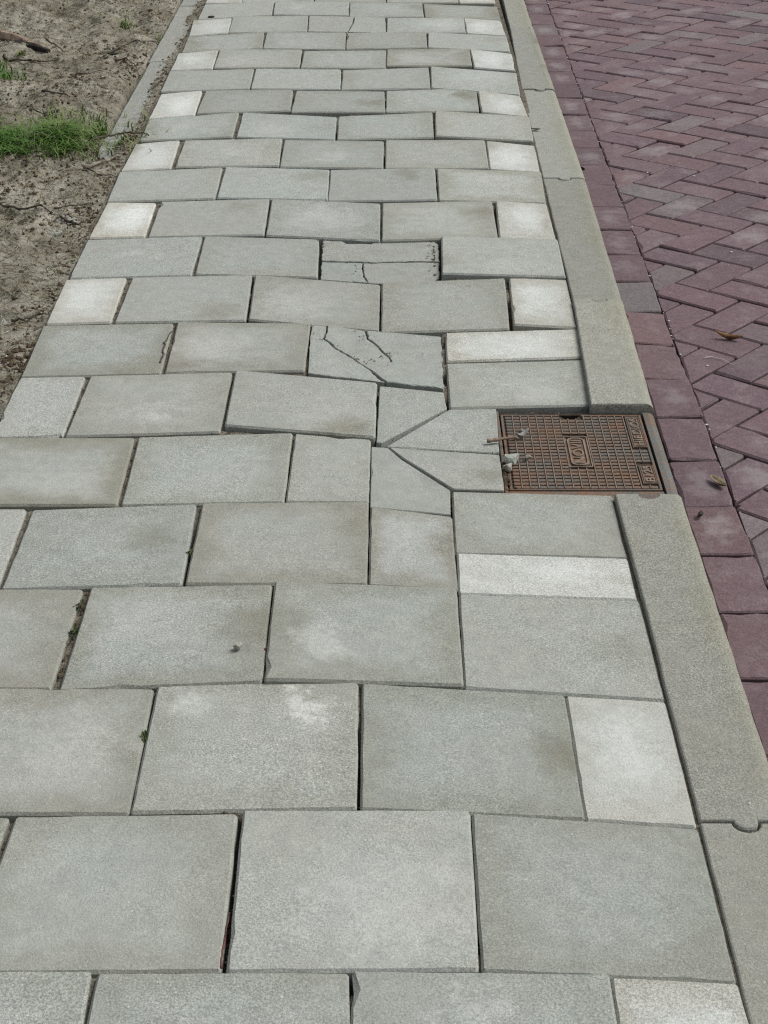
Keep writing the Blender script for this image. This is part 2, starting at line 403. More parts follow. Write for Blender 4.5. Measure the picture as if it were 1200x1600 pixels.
def field(nx, ny, cells, rng):
    """smooth random field: a coarse random grid, cubic-ish upsampled"""
    g = rng.standard_normal((cells[1] + 3, cells[0] + 3))
    def axis(n, c):
        t = np.linspace(0, c, n, endpoint=False); i = t.astype(int); f = t - i; f = f * f * (3 - 2 * f); return i, f
    ix, fx = axis(nx, cells[0]); iy, fy = axis(ny, cells[1])
    a = g[np.ix_(iy, ix)] * (1 - fx) + g[np.ix_(iy, ix + 1)] * fx
    b = g[np.ix_(iy + 1, ix)] * (1 - fx) + g[np.ix_(iy + 1, ix + 1)] * fx
    return a * (1 - fy[:, None]) + b * fy[:, None]


def grid_mesh(name, X, Y, Z, mat):
    ny, nx = Z.shape
    xx, yy = np.meshgrid(X, Y)
    v = np.stack([xx.ravel(), yy.ravel(), Z.ravel()], 1)
    i = np.arange(nx * ny).reshape(ny, nx)
    f = np.stack([i[:-1, :-1].ravel(), i[:-1, 1:].ravel(), i[1:, 1:].ravel(), i[1:, :-1].ravel()], 1)
    me = bpy.data.meshes.new(name)
    me.vertices.add(len(v)); me.vertices.foreach_set('co', v.ravel())
    me.loops.add(f.size); me.loops.foreach_set('vertex_index', f.ravel())
    me.polygons.add(len(f)); me.polygons.foreach_set('loop_start', np.arange(0, f.size, 4)); me.polygons.foreach_set('loop_total', np.full(len(f), 4))
    me.update(calc_edges=True); me.polygons.foreach_set('use_smooth', np.ones(len(f), bool)); me.materials.append(mat)
    return me

# ------------------------------------------------------------------ structure: ground, beds
tag(new_obj('ground', mesh_of('ground', [(-90, -90, -.32), (90, -90, -.32), (90, 90, -.32), (-90, 90, -.32)], [(0, 1, 2, 3)], M['ground'])), kind='structure',
    label='bare sandy ground reaching away around the pavement')

nrng = np.random.default_rng(5)
# soil verge on the left
X = np.concatenate([np.linspace(-3.0, -0.95, 60), np.linspace(-0.94, 0.008, 125)]); Y = np.linspace(-0.9, 7.6, 900)
# uneven spacing is fine: the random fields are drawn per grid index
nx, ny = len(X), len(Y)
Hs = 0.012 * field(nx, ny, (7, 22), nrng) + 0.0090 * field(nx, ny, (16, 60), nrng) + 0.0060 * field(nx, ny, (40, 150), nrng) + 0.0034 * field(nx, ny, (90, 420), nrng)
xx, yy = np.meshgrid(X, Y)
sm = lambda a, b, t: np.clip((t - a) / (b - a), 0, 1) ** 2 * (3 - 2 * np.clip((t - a) / (b - a), 0, 1))
open_ = sm(3.35, 3.75, yy)                       # where the edging lies bare
base = -0.010 + 0.012 * sm(-0.1, -0.6, xx)
damp = 0.25 + 0.75 * sm(0.0, -0.22, xx)
Zs = base + Hs * damp
Zs = np.minimum(Zs, np.where(xx > -0.02, -0.004, 1))
trench = open_ * sm(-0.125, -0.105, xx)
strip = sm(-0.06, -0.005, xx)                    # sand that has washed over the inner half of the edging
Zs = Zs * (1 - trench) + trench * np.where(xx > -0.05, -0.026 + 0.010 * strip + 0.30 * Hs, -0.045)
lip = open_ * np.exp(-((xx + 0.125) / 0.03) ** 2) * -0.012
Zs = Zs + lip
tag(new_obj('soil', grid_mesh('soil', X, Y, Zs, M['soil'])), kind='structure', label='bare sandy soil verge with crumbs and thin grass left of the pavement')


def soil_z(x, y):
    i = min(max(int(np.searchsorted(X, x)), 1), nx - 1); j = min(max(int(round((y - Y[0]) / (Y[1] - Y[0]))), 0), ny - 1)
    return float(max(Zs[j, i - 1], Zs[j, i]))

# sand bed of the pavement: it fills the left joints, lies deep in the right ones
Xb = np.linspace(0.0, 1.24, 160); Yb = np.linspace(-0.95, 7.2, 820)
xb, yb = np.meshgrid(Xb, Yb)
zb = np.zeros_like(xb)
cols = [np.interp(Yb, ZY, ZF[i]) for i in range(3)]
for i in range(3):
    wgt = np.clip(1 - np.abs(xb - ZX[i]) / 0.6, 0, 1); zb += wgt * np.array(cols[i])[:, None]
depth = 0.0085 + 0.024 * sm(0.34, 0.50, xb + 0.06 * field(160, 820, (3, 14), nrng)) * sm(0.3, -0.2, field(160, 820, (4, 26), nrng) * 0.5 - 0.1)
depth = np.where(field(160, 820, (26, 130), nrng) > 0.75, np.minimum(depth, 0.0075), depth)
depth = depth + 0.0018 * np.abs(field(160, 820, (80, 500), nrng))
kl = np.interp(Yb, [-.5, .95, 1.66, 2.26, 3.25, 4.27, 5.26, 7], [1.213, 1.212, 1.204, 1.223, 1.227, 1.233, 1.250, 1.262])[:, None]
depth = np.where(xb > kl - .05, 0.0085 - 0.0045 * sm(-.016, -.004, xb - kl), depth)
depth = np.where((xb > 0.41) & (xb < 0.94) & (yb > 2.38) & (yb < 2.76), 0.032, depth)
depth = np.where((xb > 0.985) & (yb > 1.24) & (yb < 1.68), 0.20, depth)
pavement = tag(new_obj('pavement', grid_mesh('pavement', Xb, Yb, zb - depth, M['joint'])), kind='structure', label='sand bed of the grey slab footpath showing in its joints')

# road bed
road = new_obj('road', mesh_of('road', [(1.30, -1, -.088), (1.46, -1, -.088), (4.2, -1, .082), (4.2, 7.6, .082), (1.46, 7.6, -.088), (1.30, 7.6, -.088)], [(0, 1, 4, 5), (1, 2, 3, 4)], M['joint']))
tag(road, kind='structure', label='sand bed under the herringbone brick road')
road.data.materials[0] = M['road_joint']
gutter = new_obj('gutter', mesh_of('gutter', [(1.325, -1, -.082), (1.462, -1, -.082), (1.468, 7.6, -.082), (1.335, 7.6, -.082)], [(0, 1, 2, 3)], M['road_joint']))
tag(gutter, kind='structure', label='bed of the single gutter course of dark bricks along the kerb')
kerb = new_obj('kerb', mesh_of('kerb', [(1.215, -.98, -.175), (1.34, -.98, -.175), (1.35, 7.5, -.175), (1.225, 7.5, -.175)], [(0, 1, 2, 3)], M['joint']))
tag(kerb, kind='structure', label='mortar bed under the long concrete kerb between pavement and road')
edging = new_obj('edging', mesh_of('edging', [(-.10, -.9, -.2), (-.02, -.9, -.2), (-.02, 7.5, -.2), (-.10, 7.5, -.2)], [(0, 1, 2, 3)], M['joint']))
tag(edging, kind='structure', label='bed of the low concrete edging between soil and pavement')

# ------------------------------------------------------------------ pavement slabs
SLABS = [[1,"g",[-45,2891,76,2925,2891,76,2853,-47,70,-117,-47,70]],[1,"g",[3026,2901,80,5966,2861,172,6011,-50,136,2947,-28,72]],[1,"g",[6061,2944,172,9064,3091,59,9056,64,54,6102,-58,133]],[1,"g",[9104,3024,57,12083,2849,-52,12082,-50,-26,9109,55,52]],[2,"g",[1507,5888,147,4477,5888,147,4516,2941,127,1546,2941,127]],[2,"w",[-3,5888,147,1467,5888,147,1506,2941,127,36,2941,127]],[2,"g",[4550,5917,151,7511,6120,138,7547,3064,117,4559,2940,129]],[2,"g",[7589,6056,135,10583,5961,-10,10599,2994,0,7616,3068,114]],[2,"w",[10620,5946,-12,12081,5882,-79,12074,2904,-52,10623,2982,-1]],[3,"g",[-55,8941,55,2915,8941,55,2930,5947,81,-40,5947,81]],[3,"g",[3065,8996,60,6037,8932,164,6077,6005,210,3075,5938,88]],[3,"g",[6096,9001,160,9064,9006,29,9080,6086,62,6124,6009,207]],[3,"g",[9123,8863,28,12069,8883,-99,12081,5950,-80,9118,6072,60]],[4,"l",[-68,11939,-15,1402,11939,-15,1474,9047,3,4,9047,3]],[4,"g",[1552,11881,-10,4477,11956,72,4541,9037,112,1571,9041,6]],[4,"g",[4602,11975,76,7575,12079,52,7588,9080,93,4613,9055,114]],[4,"l",[7635,11879,53,9065,11615,-1,9086,9008,28,7641,9063,91]],[4,"w",[9136,10253,12,12049,10299,-109,12032,8924,-99,9124,8884,28]],[4,"g",[9118,12675,-15,12059,12745,-125,12046,10368,-109,9104,10297,13]],[5,"g",[-25,14946,2,2945,14946,2,3033,12032,31,63,12032,31]],[5,"g",[3046,14942,4,6040,14999,64,6054,12008,113,3122,12053,33]],[5,"g",[6116,14974,62,7571,14815,15,7574,12105,52,6100,12012,111]],[5,"c",[7600,14489,18,7934,14456,7,8204,13926,4,9072,12698,-13,9056,11714,-1,7612,11902,53]],[5,"c",[7959,14458,6,10066,14331,-67,10079,12805,-53,9133,12783,-17,8241,13986,2]],[6,"l",[122,18001,-43,1477,18028,-24,1511,15096,-28,89,15066,-58]],[6,"g",[1614,18024,-22,4587,18178,18,4605,15176,36,1580,15064,-27]],[6,"g",[4682,18175,20,7666,17553,-4,7658,14852,11,4703,15354,37]],[6,"c",[7734,17490,-6,9064,17246,-43,9110,16437,-43,7808,14714,8,7697,14705,12]],[6,"c",[9161,16409,-44,10116,16508,-74,10075,14506,-69,9946,14409,-64,7884,14541,7]],[6,"g",[9172,18838,-48,12163,19190,-117,12094,16830,-130,9177,16505,-45]],[7,"g",[71,20954,-29,2998,21066,-9,3065,18153,-2,123,18069,-43]],[7,"g",[3105,21144,-8,6117,21025,10,6122,18214,34,3170,18185,-1]],[7,"w",[9203,20595,-51,12191,20977,-107,12139,19369,-116,9175,18946,-48]],[8,"w",[65,23959,-15,1507,24096,-14,1553,21168,-19,108,21071,-28]],[8,"g",[1663,24096,-14,4544,24325,-13,4627,21284,1,1670,21166,-18]],[8,"g",[4641,24280,-13,7678,23666,-34,7676,20629,-19,4712,21323,1]],[8,"g",[7739,23759,-35,10715,24225,-72,10634,20945,-80,7749,20515,-20]],[8,"w",[10845,24319,-73,12224,24182,-89,12183,21055,-106,10768,21227,-82]],[9,"g",[111,26970,-7,3032,27207,1,3057,24324,-13,120,24094,-14]],[9,"g",[3110,27257,1,6079,26989,6,6145,24197,-15,3157,24415,-13]],[9,"g",[9254,27156,-32,12224,27006,-67,12201,24271,-88,9206,24396,-52]],[10,"w",[154,30104,0,1483,30028,7,1535,27216,-3,120,27123,-7]],[10,"g",[1627,30140,8,4569,30325,23,4633,27349,5,1651,27215,-3]],[10,"g",[4657,30324,24,7621,29968,8,7648,26947,-14,4703,27298,5]],[10,"g",[7708,30028,8,10703,30368,-25,10703,27310,-48,7714,26949,-15]],[10,"w",[10824,30315,-27,12179,30077,-43,12199,27106,-66,10765,27211,-50]],[11,"g",[79,32951,7,3003,33395,29,3056,30464,16,128,30162,0]],[11,"g",[3110,33458,30,6130,33070,48,6176,30253,28,3122,30520,17]],[11,"g",[6185,33072,48,9191,33316,14,9187,30367,-7,6213,30198,27]],[11,"g",[9266,33319,14,12264,33107,-19,12175,30246,-41,9257,30370,-8]],[12,"w",[139,35927,8,1423,36313,20,1494,33368,18,98,33079,7]],[12,"g",[1600,36307,22,4558,36422,50,4636,33549,41,1610,33496,19]],[12,"g",[4664,36275,51,7683,36146,46,7684,33322,32,4681,33418,41]],[12,"g",[7760,36290,46,10782,36393,18,10760,33440,-3,7758,33324,31]],[12,"w",[10837,36324,17,12270,35806,2,12227,33107,-19,10813,33378,-4]],[13,"g",[184,38765,9,2980,39591,42,3001,36693,36,199,36356,9]],[13,"g",[3126,39585,44,6149,38911,73,6192,36307,62,3159,36687,38]],[13,"g",[6231,38914,73,9230,39549,52,9216,36624,34,6273,36239,60]],[13,"g",[9335,39630,52,12308,38931,26,12251,36084,4,9295,36627,34]],[14,"w",[169,42067,10,1490,42433,27,1556,39336,25,143,38923,9]],[14,"g",[1643,42424,30,4566,42440,68,4633,39676,62,1623,39493,26]],[14,"g",[4706,42256,70,7662,42138,77,7701,39505,64,4683,39515,62]],[14,"g",[7748,42228,76,10765,42754,55,10747,39749,42,7742,39506,64]],[14,"w",[10837,42397,56,12193,41647,47,12298,39084,27,10844,39595,40]],[15,"g",[59,45372,7,3011,45586,46,3073,42700,48,104,42421,9]],[15,"g",[3102,45580,48,6105,45317,86,6168,42453,86,3139,42696,49]],[15,"g",[6198,45224,85,9207,45820,58,9222,42712,66,6213,42366,86]],[15,"g",[9298,45824,57,12269,44943,37,12204,41814,49,9265,42713,65]],[16,"w",[70,48074,6,1466,48512,25,1526,45673,27,70,45467,7]],[16,"g",[1542,48719,26,4568,48531,66,4618,45686,68,1585,45767,27]],[16,"g",[4673,48313,68,7691,48415,67,7707,45569,71,4686,45682,69]],[16,"g",[7738,48417,67,10770,48666,34,10756,45878,44,7729,45765,71]],[16,"w",[10817,48669,33,12292,47977,23,12270,45332,35,10843,45782,43]],[17,"g",[119,50885,6,2957,51617,42,3078,48836,46,165,48277,7]],[17,"g",[3081,51609,44,6127,51309,81,6179,48450,83,3126,48833,47]],[17,"g",[6182,51080,82,9201,51489,42,9208,48806,50,6226,48452,83]],[17,"g",[9301,51613,40,12274,50951,10,12264,48296,22,9258,48916,49]],[18,"w",[-9,53948,1,1460,54355,17,1575,51590,24,119,51111,6]],[18,"g",[1516,54601,17,4520,54676,51,4612,51626,64,1600,51588,24]],[18,"g",[4623,54670,52,7632,54316,47,7674,51400,62,4661,51623,64]],[18,"g",[7709,54195,47,10759,54523,3,10731,51579,22,7699,51401,61]],[18,"w",[10780,54397,4,12216,53971,-10,12262,51184,9,10805,51584,21]],[19,"g",[132,57128,-1,2940,57652,25,3040,54890,34,145,54185,2]],[19,"g",[3020,57648,26,6098,57362,54,6142,54598,66,3118,54885,35]],[19,"g",[6155,57229,54,9130,57449,9,9169,54545,25,6199,54348,66]],[19,"g",[9208,57318,9,12212,56842,-29,12223,54097,-11,9221,54548,24]],[0,"g",[1517,-45,105,4487,-45,105,4595,-3023,85,1625,-3023,85]],[0,"w",[7,-45,105,1477,-45,105,1585,-3023,85,115,-3023,85]],[0,"g",[4590,-79,106,7516,-42,95,7645,-3019,70,4562,-3058,83]],[0,"g",[7583,-8,94,10598,31,11,10600,-2949,23,7598,-2988,72]],[0,"w",[10631,-11,11,12093,-72,-26,12172,-3050,0,10617,-2991,23]],[-1,"g",[120,-3100,0,3090,-3100,0,3090,-6070,0,120,-6070,0]],[-1,"g",[3145,-3100,0,6115,-3100,0,6115,-6070,0,3145,-6070,0]],[-1,"g",[6170,-3100,0,9140,-3100,0,9140,-6070,0,6170,-6070,0]],[-1,"g",[9195,-3100,0,12165,-3100,0,12165,-6070,0,9195,-6070,0]],[20,"w",[120,60420,0,1590,60420,0,1590,57450,0,120,57450,0]],[20,"g",[1630,60420,0,4600,60420,0,4600,57450,0,1630,57450,0]],[20,"g",[4655,60420,0,7625,60420,0,7625,57450,0,4655,57450,0]],[20,"g",[7680,60420,0,10650,60420,0,10650,57450,0,7680,57450,0]],[20,"w",[10700,60420,0,12170,60420,0,12170,57450,0,10700,57450,0]],[21,"g",[120,63440,0,3090,63440,0,3090,60470,0,120,60470,0]],[21,"g",[3145,63440,0,6115,63440,0,6115,60470,0,3145,60470,0]],[21,"g",[6170,63440,0,9140,63440,0,9140,60470,0,6170,60470,0]],[21,"g",[9195,63440,0,12165,63440,0,12165,60470,0,9195,60470,0]],[22,"w",[120,66460,0,1590,66460,0,1590,63490,0,120,63490,0]],[22,"g",[1630,66460,0,4600,66460,0,4600,63490,0,1630,63490,0]],[22,"g",[4655,66460,0,7625,66460,0,7625,63490,0,4655,63490,0]],[22,"g",[7680,66460,0,10650,66460,0,10650,63490,0,7680,63490,0]],[22,"w",[10700,66460,0,12170,66460,0,12170,63490,0,10700,63490,0]],[23,"g",[120,69480,0,3090,69480,0,3090,66510,0,120,66510,0]],[23,"g",[3145,69480,0,6115,69480,0,6115,66510,0,3145,66510,0]],[23,"g",[6170,69480,0,9140,69480,0,9140,66510,0,6170,66510,0]],[23,"g",[9195,69480,0,12165,69480,0,12165,66510,0,9195,66510,0]]]
FRAGS = [[7,[6183,20961,9,6523,20912,2,6483,20054,10,6153,20035,17]],[7,[6153,20035,17,6483,20054,10,6785,19500,7,7219,18848,1,7572,18274,-5,7712,17934,-7,7826,17678,-9,6220,18067,32]],[7,[6523,20912,2,7374,20626,-13,7453,20174,-12,7719,19618,-15,8002,18837,-19,7821,18467,-12,7595,18252,-5,7219,18848,1,6785,19500,7,6483,20054,10]],[7,[7374,20626,-13,9097,20396,-48,9088,18809,-46,8002,18837,-19,7719,19618,-15,7453,20174,-12]],[7,[8002,18837,-19,9088,18809,-46,9081,17402,-43,7862,17657,-10,7734,17912,-8,7586,18216,-5,7821,18467,-12]],[9,[6160,27133,-94,6686,27085,-101,6801,26890,-104,7462,26881,-112,7597,27085,-112,9061,27122,-130,9183,26877,-133,9166,25589,-143,8523,25598,-135,7453,25481,-122,6863,25538,-115,6193,25561,-106]],[9,[6193,25561,-106,6863,25538,-115,7239,25489,-120,7251,24826,-124,7378,24082,-131,6217,24293,-115]],[9,[7239,25489,-120,7453,25481,-122,8523,25598,-135,9166,25589,-143,9152,24516,-150,8980,24242,-150,8613,24022,-147,7378,24082,-131,7251,24826,-124]],[18,[4575,54610,52,6378,54360,64,6311,52868,72,6173,51429,80,4661,51623,64]],[18,[6429,54363,63,7632,54316,47,7674,51400,62,6222,51432,80,6361,52871,71]]]
# marks with a place of their own: (row, index in row order of x) -> bloom / smear
def props(o, kind, k):
    white = kind == 'w'
    o['tone'] = rnd.gauss(1.0, 0.045)
    o['stain'] = min(1.0, max(0.0, rnd.gauss(0.32, 0.28)))
    if white:
        o['bloom'] = (rnd.uniform(.4, .65), rnd.uniform(.4, .6), 0.0); o['bloom_size'] = rnd.uniform(.4, .65); o['bloom_amount'] = rnd.uniform(.45, 1.0)
    else:
        o['bloom'] = (rnd.uniform(.25, .75), rnd.uniform(.25, .75), 0.0); o['bloom_size'] = rnd.uniform(.15, .55)
        o['bloom_amount'] = rnd.choice([0, 0, 0, rnd.uniform(.1, .35), rnd.uniform(.05, .25)])
    sx = rnd.choice([rnd.uniform(.02, .15), rnd.uniform(.8, .98), rnd.uniform(.7, .95)])
    o['smear'] = (sx, rnd.uniform(.1, .9), 0.0); o['smear_amount'] = rnd.choice([0, 0, rnd.uniform(.2, .55), rnd.uniform(.1, .3)])

STEP = {(6, .6): .006, (9, 1.1): .006, (8, 1.1): .005, (13, 1.1): .004, (16, .9): .003, (12, .2): .004, (14, .2): .004, (16, .2): .004, (3, .8): .003, (17, .8): .003, (1, .5): .003, (11, .3): .003}
rows = {}; EDGES = []
for k, kind, fl in SLABS:
    P = [(fl[i] / 1e4, fl[i + 1] / 1e4, fl[i + 2] / 1e4) for i in range(0, len(fl), 3)]
    if k == 18 and kind == 'g' and abs(P[0][0] - 0.4623) < 0.002: continue      # this one is cracked, built below
    near = k <= 10
    mat = M['white_slab'] if kind == 'w' else M['light_slab'] if kind == 'l' else M['slab']
    # each slab has settled a little on its own
    cx = sum(p[0] for p in P) / len(P); cy = sum(p[1] for p in P) / len(P)
    tx, ty, dz = rnd.gauss(0, .0030), rnd.gauss(0, .0030), rnd.gauss(0, .0007)
    P = [(x, y, z + dz + (x - cx) * tx + (y - cy) * ty) for x, y, z in P]
    lift = STEP.get((k, round(cx, 1)), 0)
    P = [(x, y, z + lift) for x, y, z in P]
    cut = kind == 'c'
    me, c = slab_mesh('paving_slab', P, 0.05, 0.0015 if cut else 0.0034, 0.0018 if cut else 0.0042, 0.03 if near else 0.06, 0.0003 if near else 0.0006,
                      0.022 if near else 0.015, 0.0015 if cut else 0.0028, gap=0.0 if cut else -0.0015)
    EDGES.append(P)
    o = new_obj('paving_slab', me, pavement, mat, c)
    props(o, kind, k); rows.setdefault(k, []).append(o)
    if kind == 'w': o['label'] = 'whitish concrete slab among the grey ones'
    if cut: o['stain'] = 0.2; o['tone'] = 0.98
    if cut: o['label'] = 'slab cut at an angle beside the drain cover'

def near_slab(x, y):
    return min((o for r in rows.values() for o in r), key=lambda o: (o.location.x - x) ** 2 + (o.location.y - y) ** 2)
a = near_slab(.58, .45); a.update_tag(); a['bloom'] = (.76, .78, 0.0); a['bloom_size'] = .17; a['bloom_amount'] = .6; a['smear_amount'] = 0.0; a['tone'] = 1.05; a['bloom_two'] = (.17, .80, 0.0); a['bloom_two_amount'] = .4
for (x, y, tone) in [(1.06, .15, .95), (.76, .15, 1.04), (.45, .15, 1.05), (.91, .45, .96), (.6, .45, 1.05), (.46, .75, 1.0), (.76, .75, .98), (1.06, .75, .99), (.61, 1.05, .98), (1.06, 1.1, .98)]:
    near_slab(x, y)['tone'] = tone
a = near_slab(.31, 1.66); a['smear_amount'] = 0.0
a = near_slab(.62, 1.65); a['smear'] = (.80, .12, 0.0); a['smear_amount'] = .7
a = near_slab(.91, .45); a['smear'] = (.92, .5, 0.0); a['smear_amount'] = .5; a['stain'] = .6
a = near_slab(.46, .75); a['smear'] = (.9, .55, 0.0); a['smear_amount'] = .4; a['bloom'] = (.3, .7, 0.0); a['bloom_size'] = .5; a['bloom_amount'] = .2
a = near_slab(.92, 4.1); a['smear'] = (.85, .7, 0.0); a['smear_amount'] = .8
a = near_slab(.62, 4.08); a['smear'] = (.85, .4, 0.0); a['smear_amount'] = .6
a = near_slab(.92, 2.87); a['smear'] = (.85, .7, 0.0); a['smear_amount'] = .6

# cracked slabs: every broken piece is a piece of its own
broken = {}
for k, fl in FRAGS:
    P = [Vector((fl[i] / 1e4, fl[i + 1] / 1e4, fl[i + 2] / 1e4)) for i in range(0, len(fl), 3)]
    dz = {7: -.001, 9: 0.0, 18: 0.0}[k]
    if k not in broken:
        e = new_obj('paving_slab', None, pavement, None, (P[0].x, P[0].y, 0)); e['label'] = {7: 'cracked slab in five pieces', 9: 'sunken slab broken into three pieces', 18: 'slab with one crack across it'}[k]
        broken[k] = e
    cx = sum((p.x for p in P)) / len(P); cy = sum((p.y for p in P)) / len(P)
    tx, ty, d2 = rnd.gauss(0, .006), rnd.gauss(0, .006), rnd.gauss(0, .0012)
    if k == 18: tx = ty = d2 = 0
    P = [(p.x, p.y, p.z + dz + d2 + (p.x - cx) * tx + (p.y - cy) * ty) for p in P]
    me, c = slab_mesh('slab_fragment', P, 0.05, 0.0012, 0.0014, 0.010 if k < 18 else .05, 0.0006, {7: .035, 9: .03, 18: .02}[k], 0.0012, gap={7: .0019, 9: .0017, 18: .0006}[k], wob={7: .0012, 9: .0010, 18: .0006}[k])
    o = new_obj('slab_fragment', me, broken[k], M['slab'], Vector(c) - broken[k].location)
    o['tone'] = rnd.gauss(1.0 if k != 9 else .93, .02); o['stain'] = 0.1; o['bloom_amount'] = 0.0; o['smear_amount'] = 0.15; o['smear'] = (.5, .5, 0.0); o['bloom'] = (.5, .5, 0.0); o['bloom_size'] = .3

# ------------------------------------------------------------------ kerb stones
KY = [-.5, .3, .95, 1.66, 2.26, 3.25, 4.27, 5.26, 7]
KL = [1.213, 1.213, 1.212, 1.204, 1.223, 1.227, 1.233, 1.250, 1.262]
KR = [1.336, 1.336, 1.334, 1.334, 1.343, 1.352, 1.349, 1.346, 1.350]


def kerb_stone(y0, y1, groove_far=True, tongue_near=True, label=None):
    """outline seen from above, with a round tongue at the near end and a matching notch at the far end"""
    g = 0.0018
    def ring(inl, inr, ine, z):
        pts = []
        L = lambda y: interp(y, KY, KL) + inl
        Rr = lambda y: interp(y, KY, KR) - inr
        ya, yb = y0 + g + ine, y1 - g - ine
        xm = interp(y0, KY, KL) + 0.062
        pts.append((L(ya), ya))
        if tongue_near:
            for q in range(9):
                t = math.pi + math.pi * q / 8; pts.append((xm + (0.0175 - ine) * math.cos(t), ya + (0.0175 - ine) * math.sin(t)))
        ns = 22
        for q in range(ns + 1):
            y = ya + (yb - ya) * q / ns; pts.append((Rr(y) + (JR[q] if 0 < q < ns else 0), y))
        xm2 = interp(y1, KY, KL) + 0.062
        if groove_far:
            for q in range(9):
                t = 2 * math.pi - math.pi * q / 8; pts.append((xm2 + (0.0185 + ine) * math.cos(t), yb + (0.0185 + ine) * math.sin(t)))
        for q in range(ns + 1):
            y = yb + (ya - yb) * q / ns
            if q < ns: pts.append((L(y) + (JL[q] if 0 < q < ns else 0), y))
        return [(x, y, z) for x, y in pts]
    JR = [rnd.gauss(0, .0005) for _ in range(30)]; JL = [rnd.gauss(0, .0005) for _ in range(30)]
    zt = rnd.gauss(0, .0015)
    rings = [ring(0, -.012, 0, -.16), ring(0, -.004, 0, zt - .030), ring(0, -.0005, 0, zt - .017), ring(0, .0025, .0, zt - .009), ring(.0002, .0075, .0005, zt - .0035), ring(.0015, .0135, .0015, zt - .0010), ring(.0035, .020, .003, zt)]
    n = len(rings[0]); V = [p for r in rings for p in r]; Fc = []
    for i in range(len(rings) - 1):
        for j in range(n):
            Fc.append((i * n + j, i * n + (j + 1) % n, (i + 1) * n + (j + 1) % n, (i + 1) * n + j))
    b0 = (len(rings) - 1) * n; ns = 22; nt_ = 9 if tongue_near else 0; ng = 9 if groove_far else 0
    Rt = [b0 + 1 + nt_ + q for q in range(ns + 1)]; gr = [b0 + 1 + nt_ + ns + 1 + q for q in range(ng)]
    Lf = [b0] + [b0 + 1 + nt_ + ns + 1 + ng + (ns - j) for j in range(1, ns + 1)]
    for j in range(ns - 1): Fc.append((Lf[j], Rt[j], Rt[j + 1], Lf[j + 1]))
    Fc.append((Lf[ns - 1], Rt[ns - 1], Rt[ns], *gr, Lf[ns]))
    if nt_: Fc.append(tuple(b0 + 1 + q for q in range(nt_)))
    c = Vector(((KL[0] + KR[0]) / 2, (y0 + y1) / 2, 0)); V = [tuple(Vector(p) - c) for p in V]
    me = mesh_of('kerb_stone', V, Fc, M['kerb'])
    bm = bmesh.new(); bm.from_mesh(me)
    bmesh.ops.triangulate(bm, faces=[f for f in bm.faces if len(f.verts) > 4], ngon_method='EAR_CLIP'); bm.to_mesh(me); bm.free()
    o = new_obj('kerb_stone', me, kerb, None, c)
    o['tone'] = rnd.gauss(1, .05)
    if label: o['label'] = label
    return o

for y0, y1, ta in [(-.70, .297, 1.02), (.297, 1.262, .98), (1.651, 2.262, 1.12), (2.262, 3.247, .95), (3.247, 4.275, 1.12), (4.275, 5.261, 1.0), (5.261, 6.25, 1.05), (6.25, 7.2, 1.0)]:
    o = kerb_stone(y0, y1, tongue_near=abs(y0 - 1.651) > .01); o['tone'] = ta

# ------------------------------------------------------------------ edging stones on the left
for y0 in [-.21, .79, 1.79, 2.79, 3.785, 4.785, 5.79, 6.79]:
    y1 = y0 + .992; xo = rnd.gauss(0, .003)
    P = [(-.105 + xo, y0, -.020 + rnd.gauss(0, .002)), (-.018 + xo, y0, -.019), (-.018 + xo, y1, -.020), (-.105 + xo, y1, -.021)]
    me, c = slab_mesh('edging_stone', P, .16, .004, .004, .08, .0008, .05)
    o = new_obj('edging_stone', me, edging, M['edging'], c); o['tone'] = rnd.gauss(1, .05)

# ------------------------------------------------------------------ gutter bricks
GY = [-.698, -.495, -.29, -.085, .12, .324, .527, .73, .933, 1.13, 1.32, 1.521, 1.722, 1.926, 2.131, 2.336, 2.546, 2.75, 2.953, 3.156, 3.37, 3.583, 3.775, 3.98, 4.182, 4.398, 4.591, 4.785, 4.99, 5.208, 5.403, 5.606, 5.81, 6.013, 6.216, 6.42, 6.62]
def gx(y): return 1.4455 + 0.0026 * y
for i in range(len(GY) - 1):
    a, b = GY[i] + .003, GY[i + 1] - .003
    z = -.060 + rnd.gauss(0, .0012); tl = rnd.gauss(0, .0015)
    x1a, x1b = gx(a) - .0018 + rnd.gauss(0, .001), gx(b) - .0018 + rnd.gauss(0, .001)
    P = [(x1a - .098, a + rnd.gauss(0, .0012), z - tl), (x1a, a + rnd.gauss(0, .0012), z + tl), (x1b, b, z + tl), (x1b - .098, b, z - tl)]
    me, c = slab_mesh('brick', P, .07, .003, .003, .03, .0009, .10, .005)
    o = new_obj('brick', me, gutter, M['brick'], c); o['tone'] = rnd.gauss(.88, .05); o['bloom_amount'] = rnd.choice([0, 0, .2, .5 if .7 < a < 1.2 else .3]); o['bloom'] = (0.5, .5, 0.0)
    if a > 3.4 and rnd.random() < .6: o['bloom_amount'] = .4

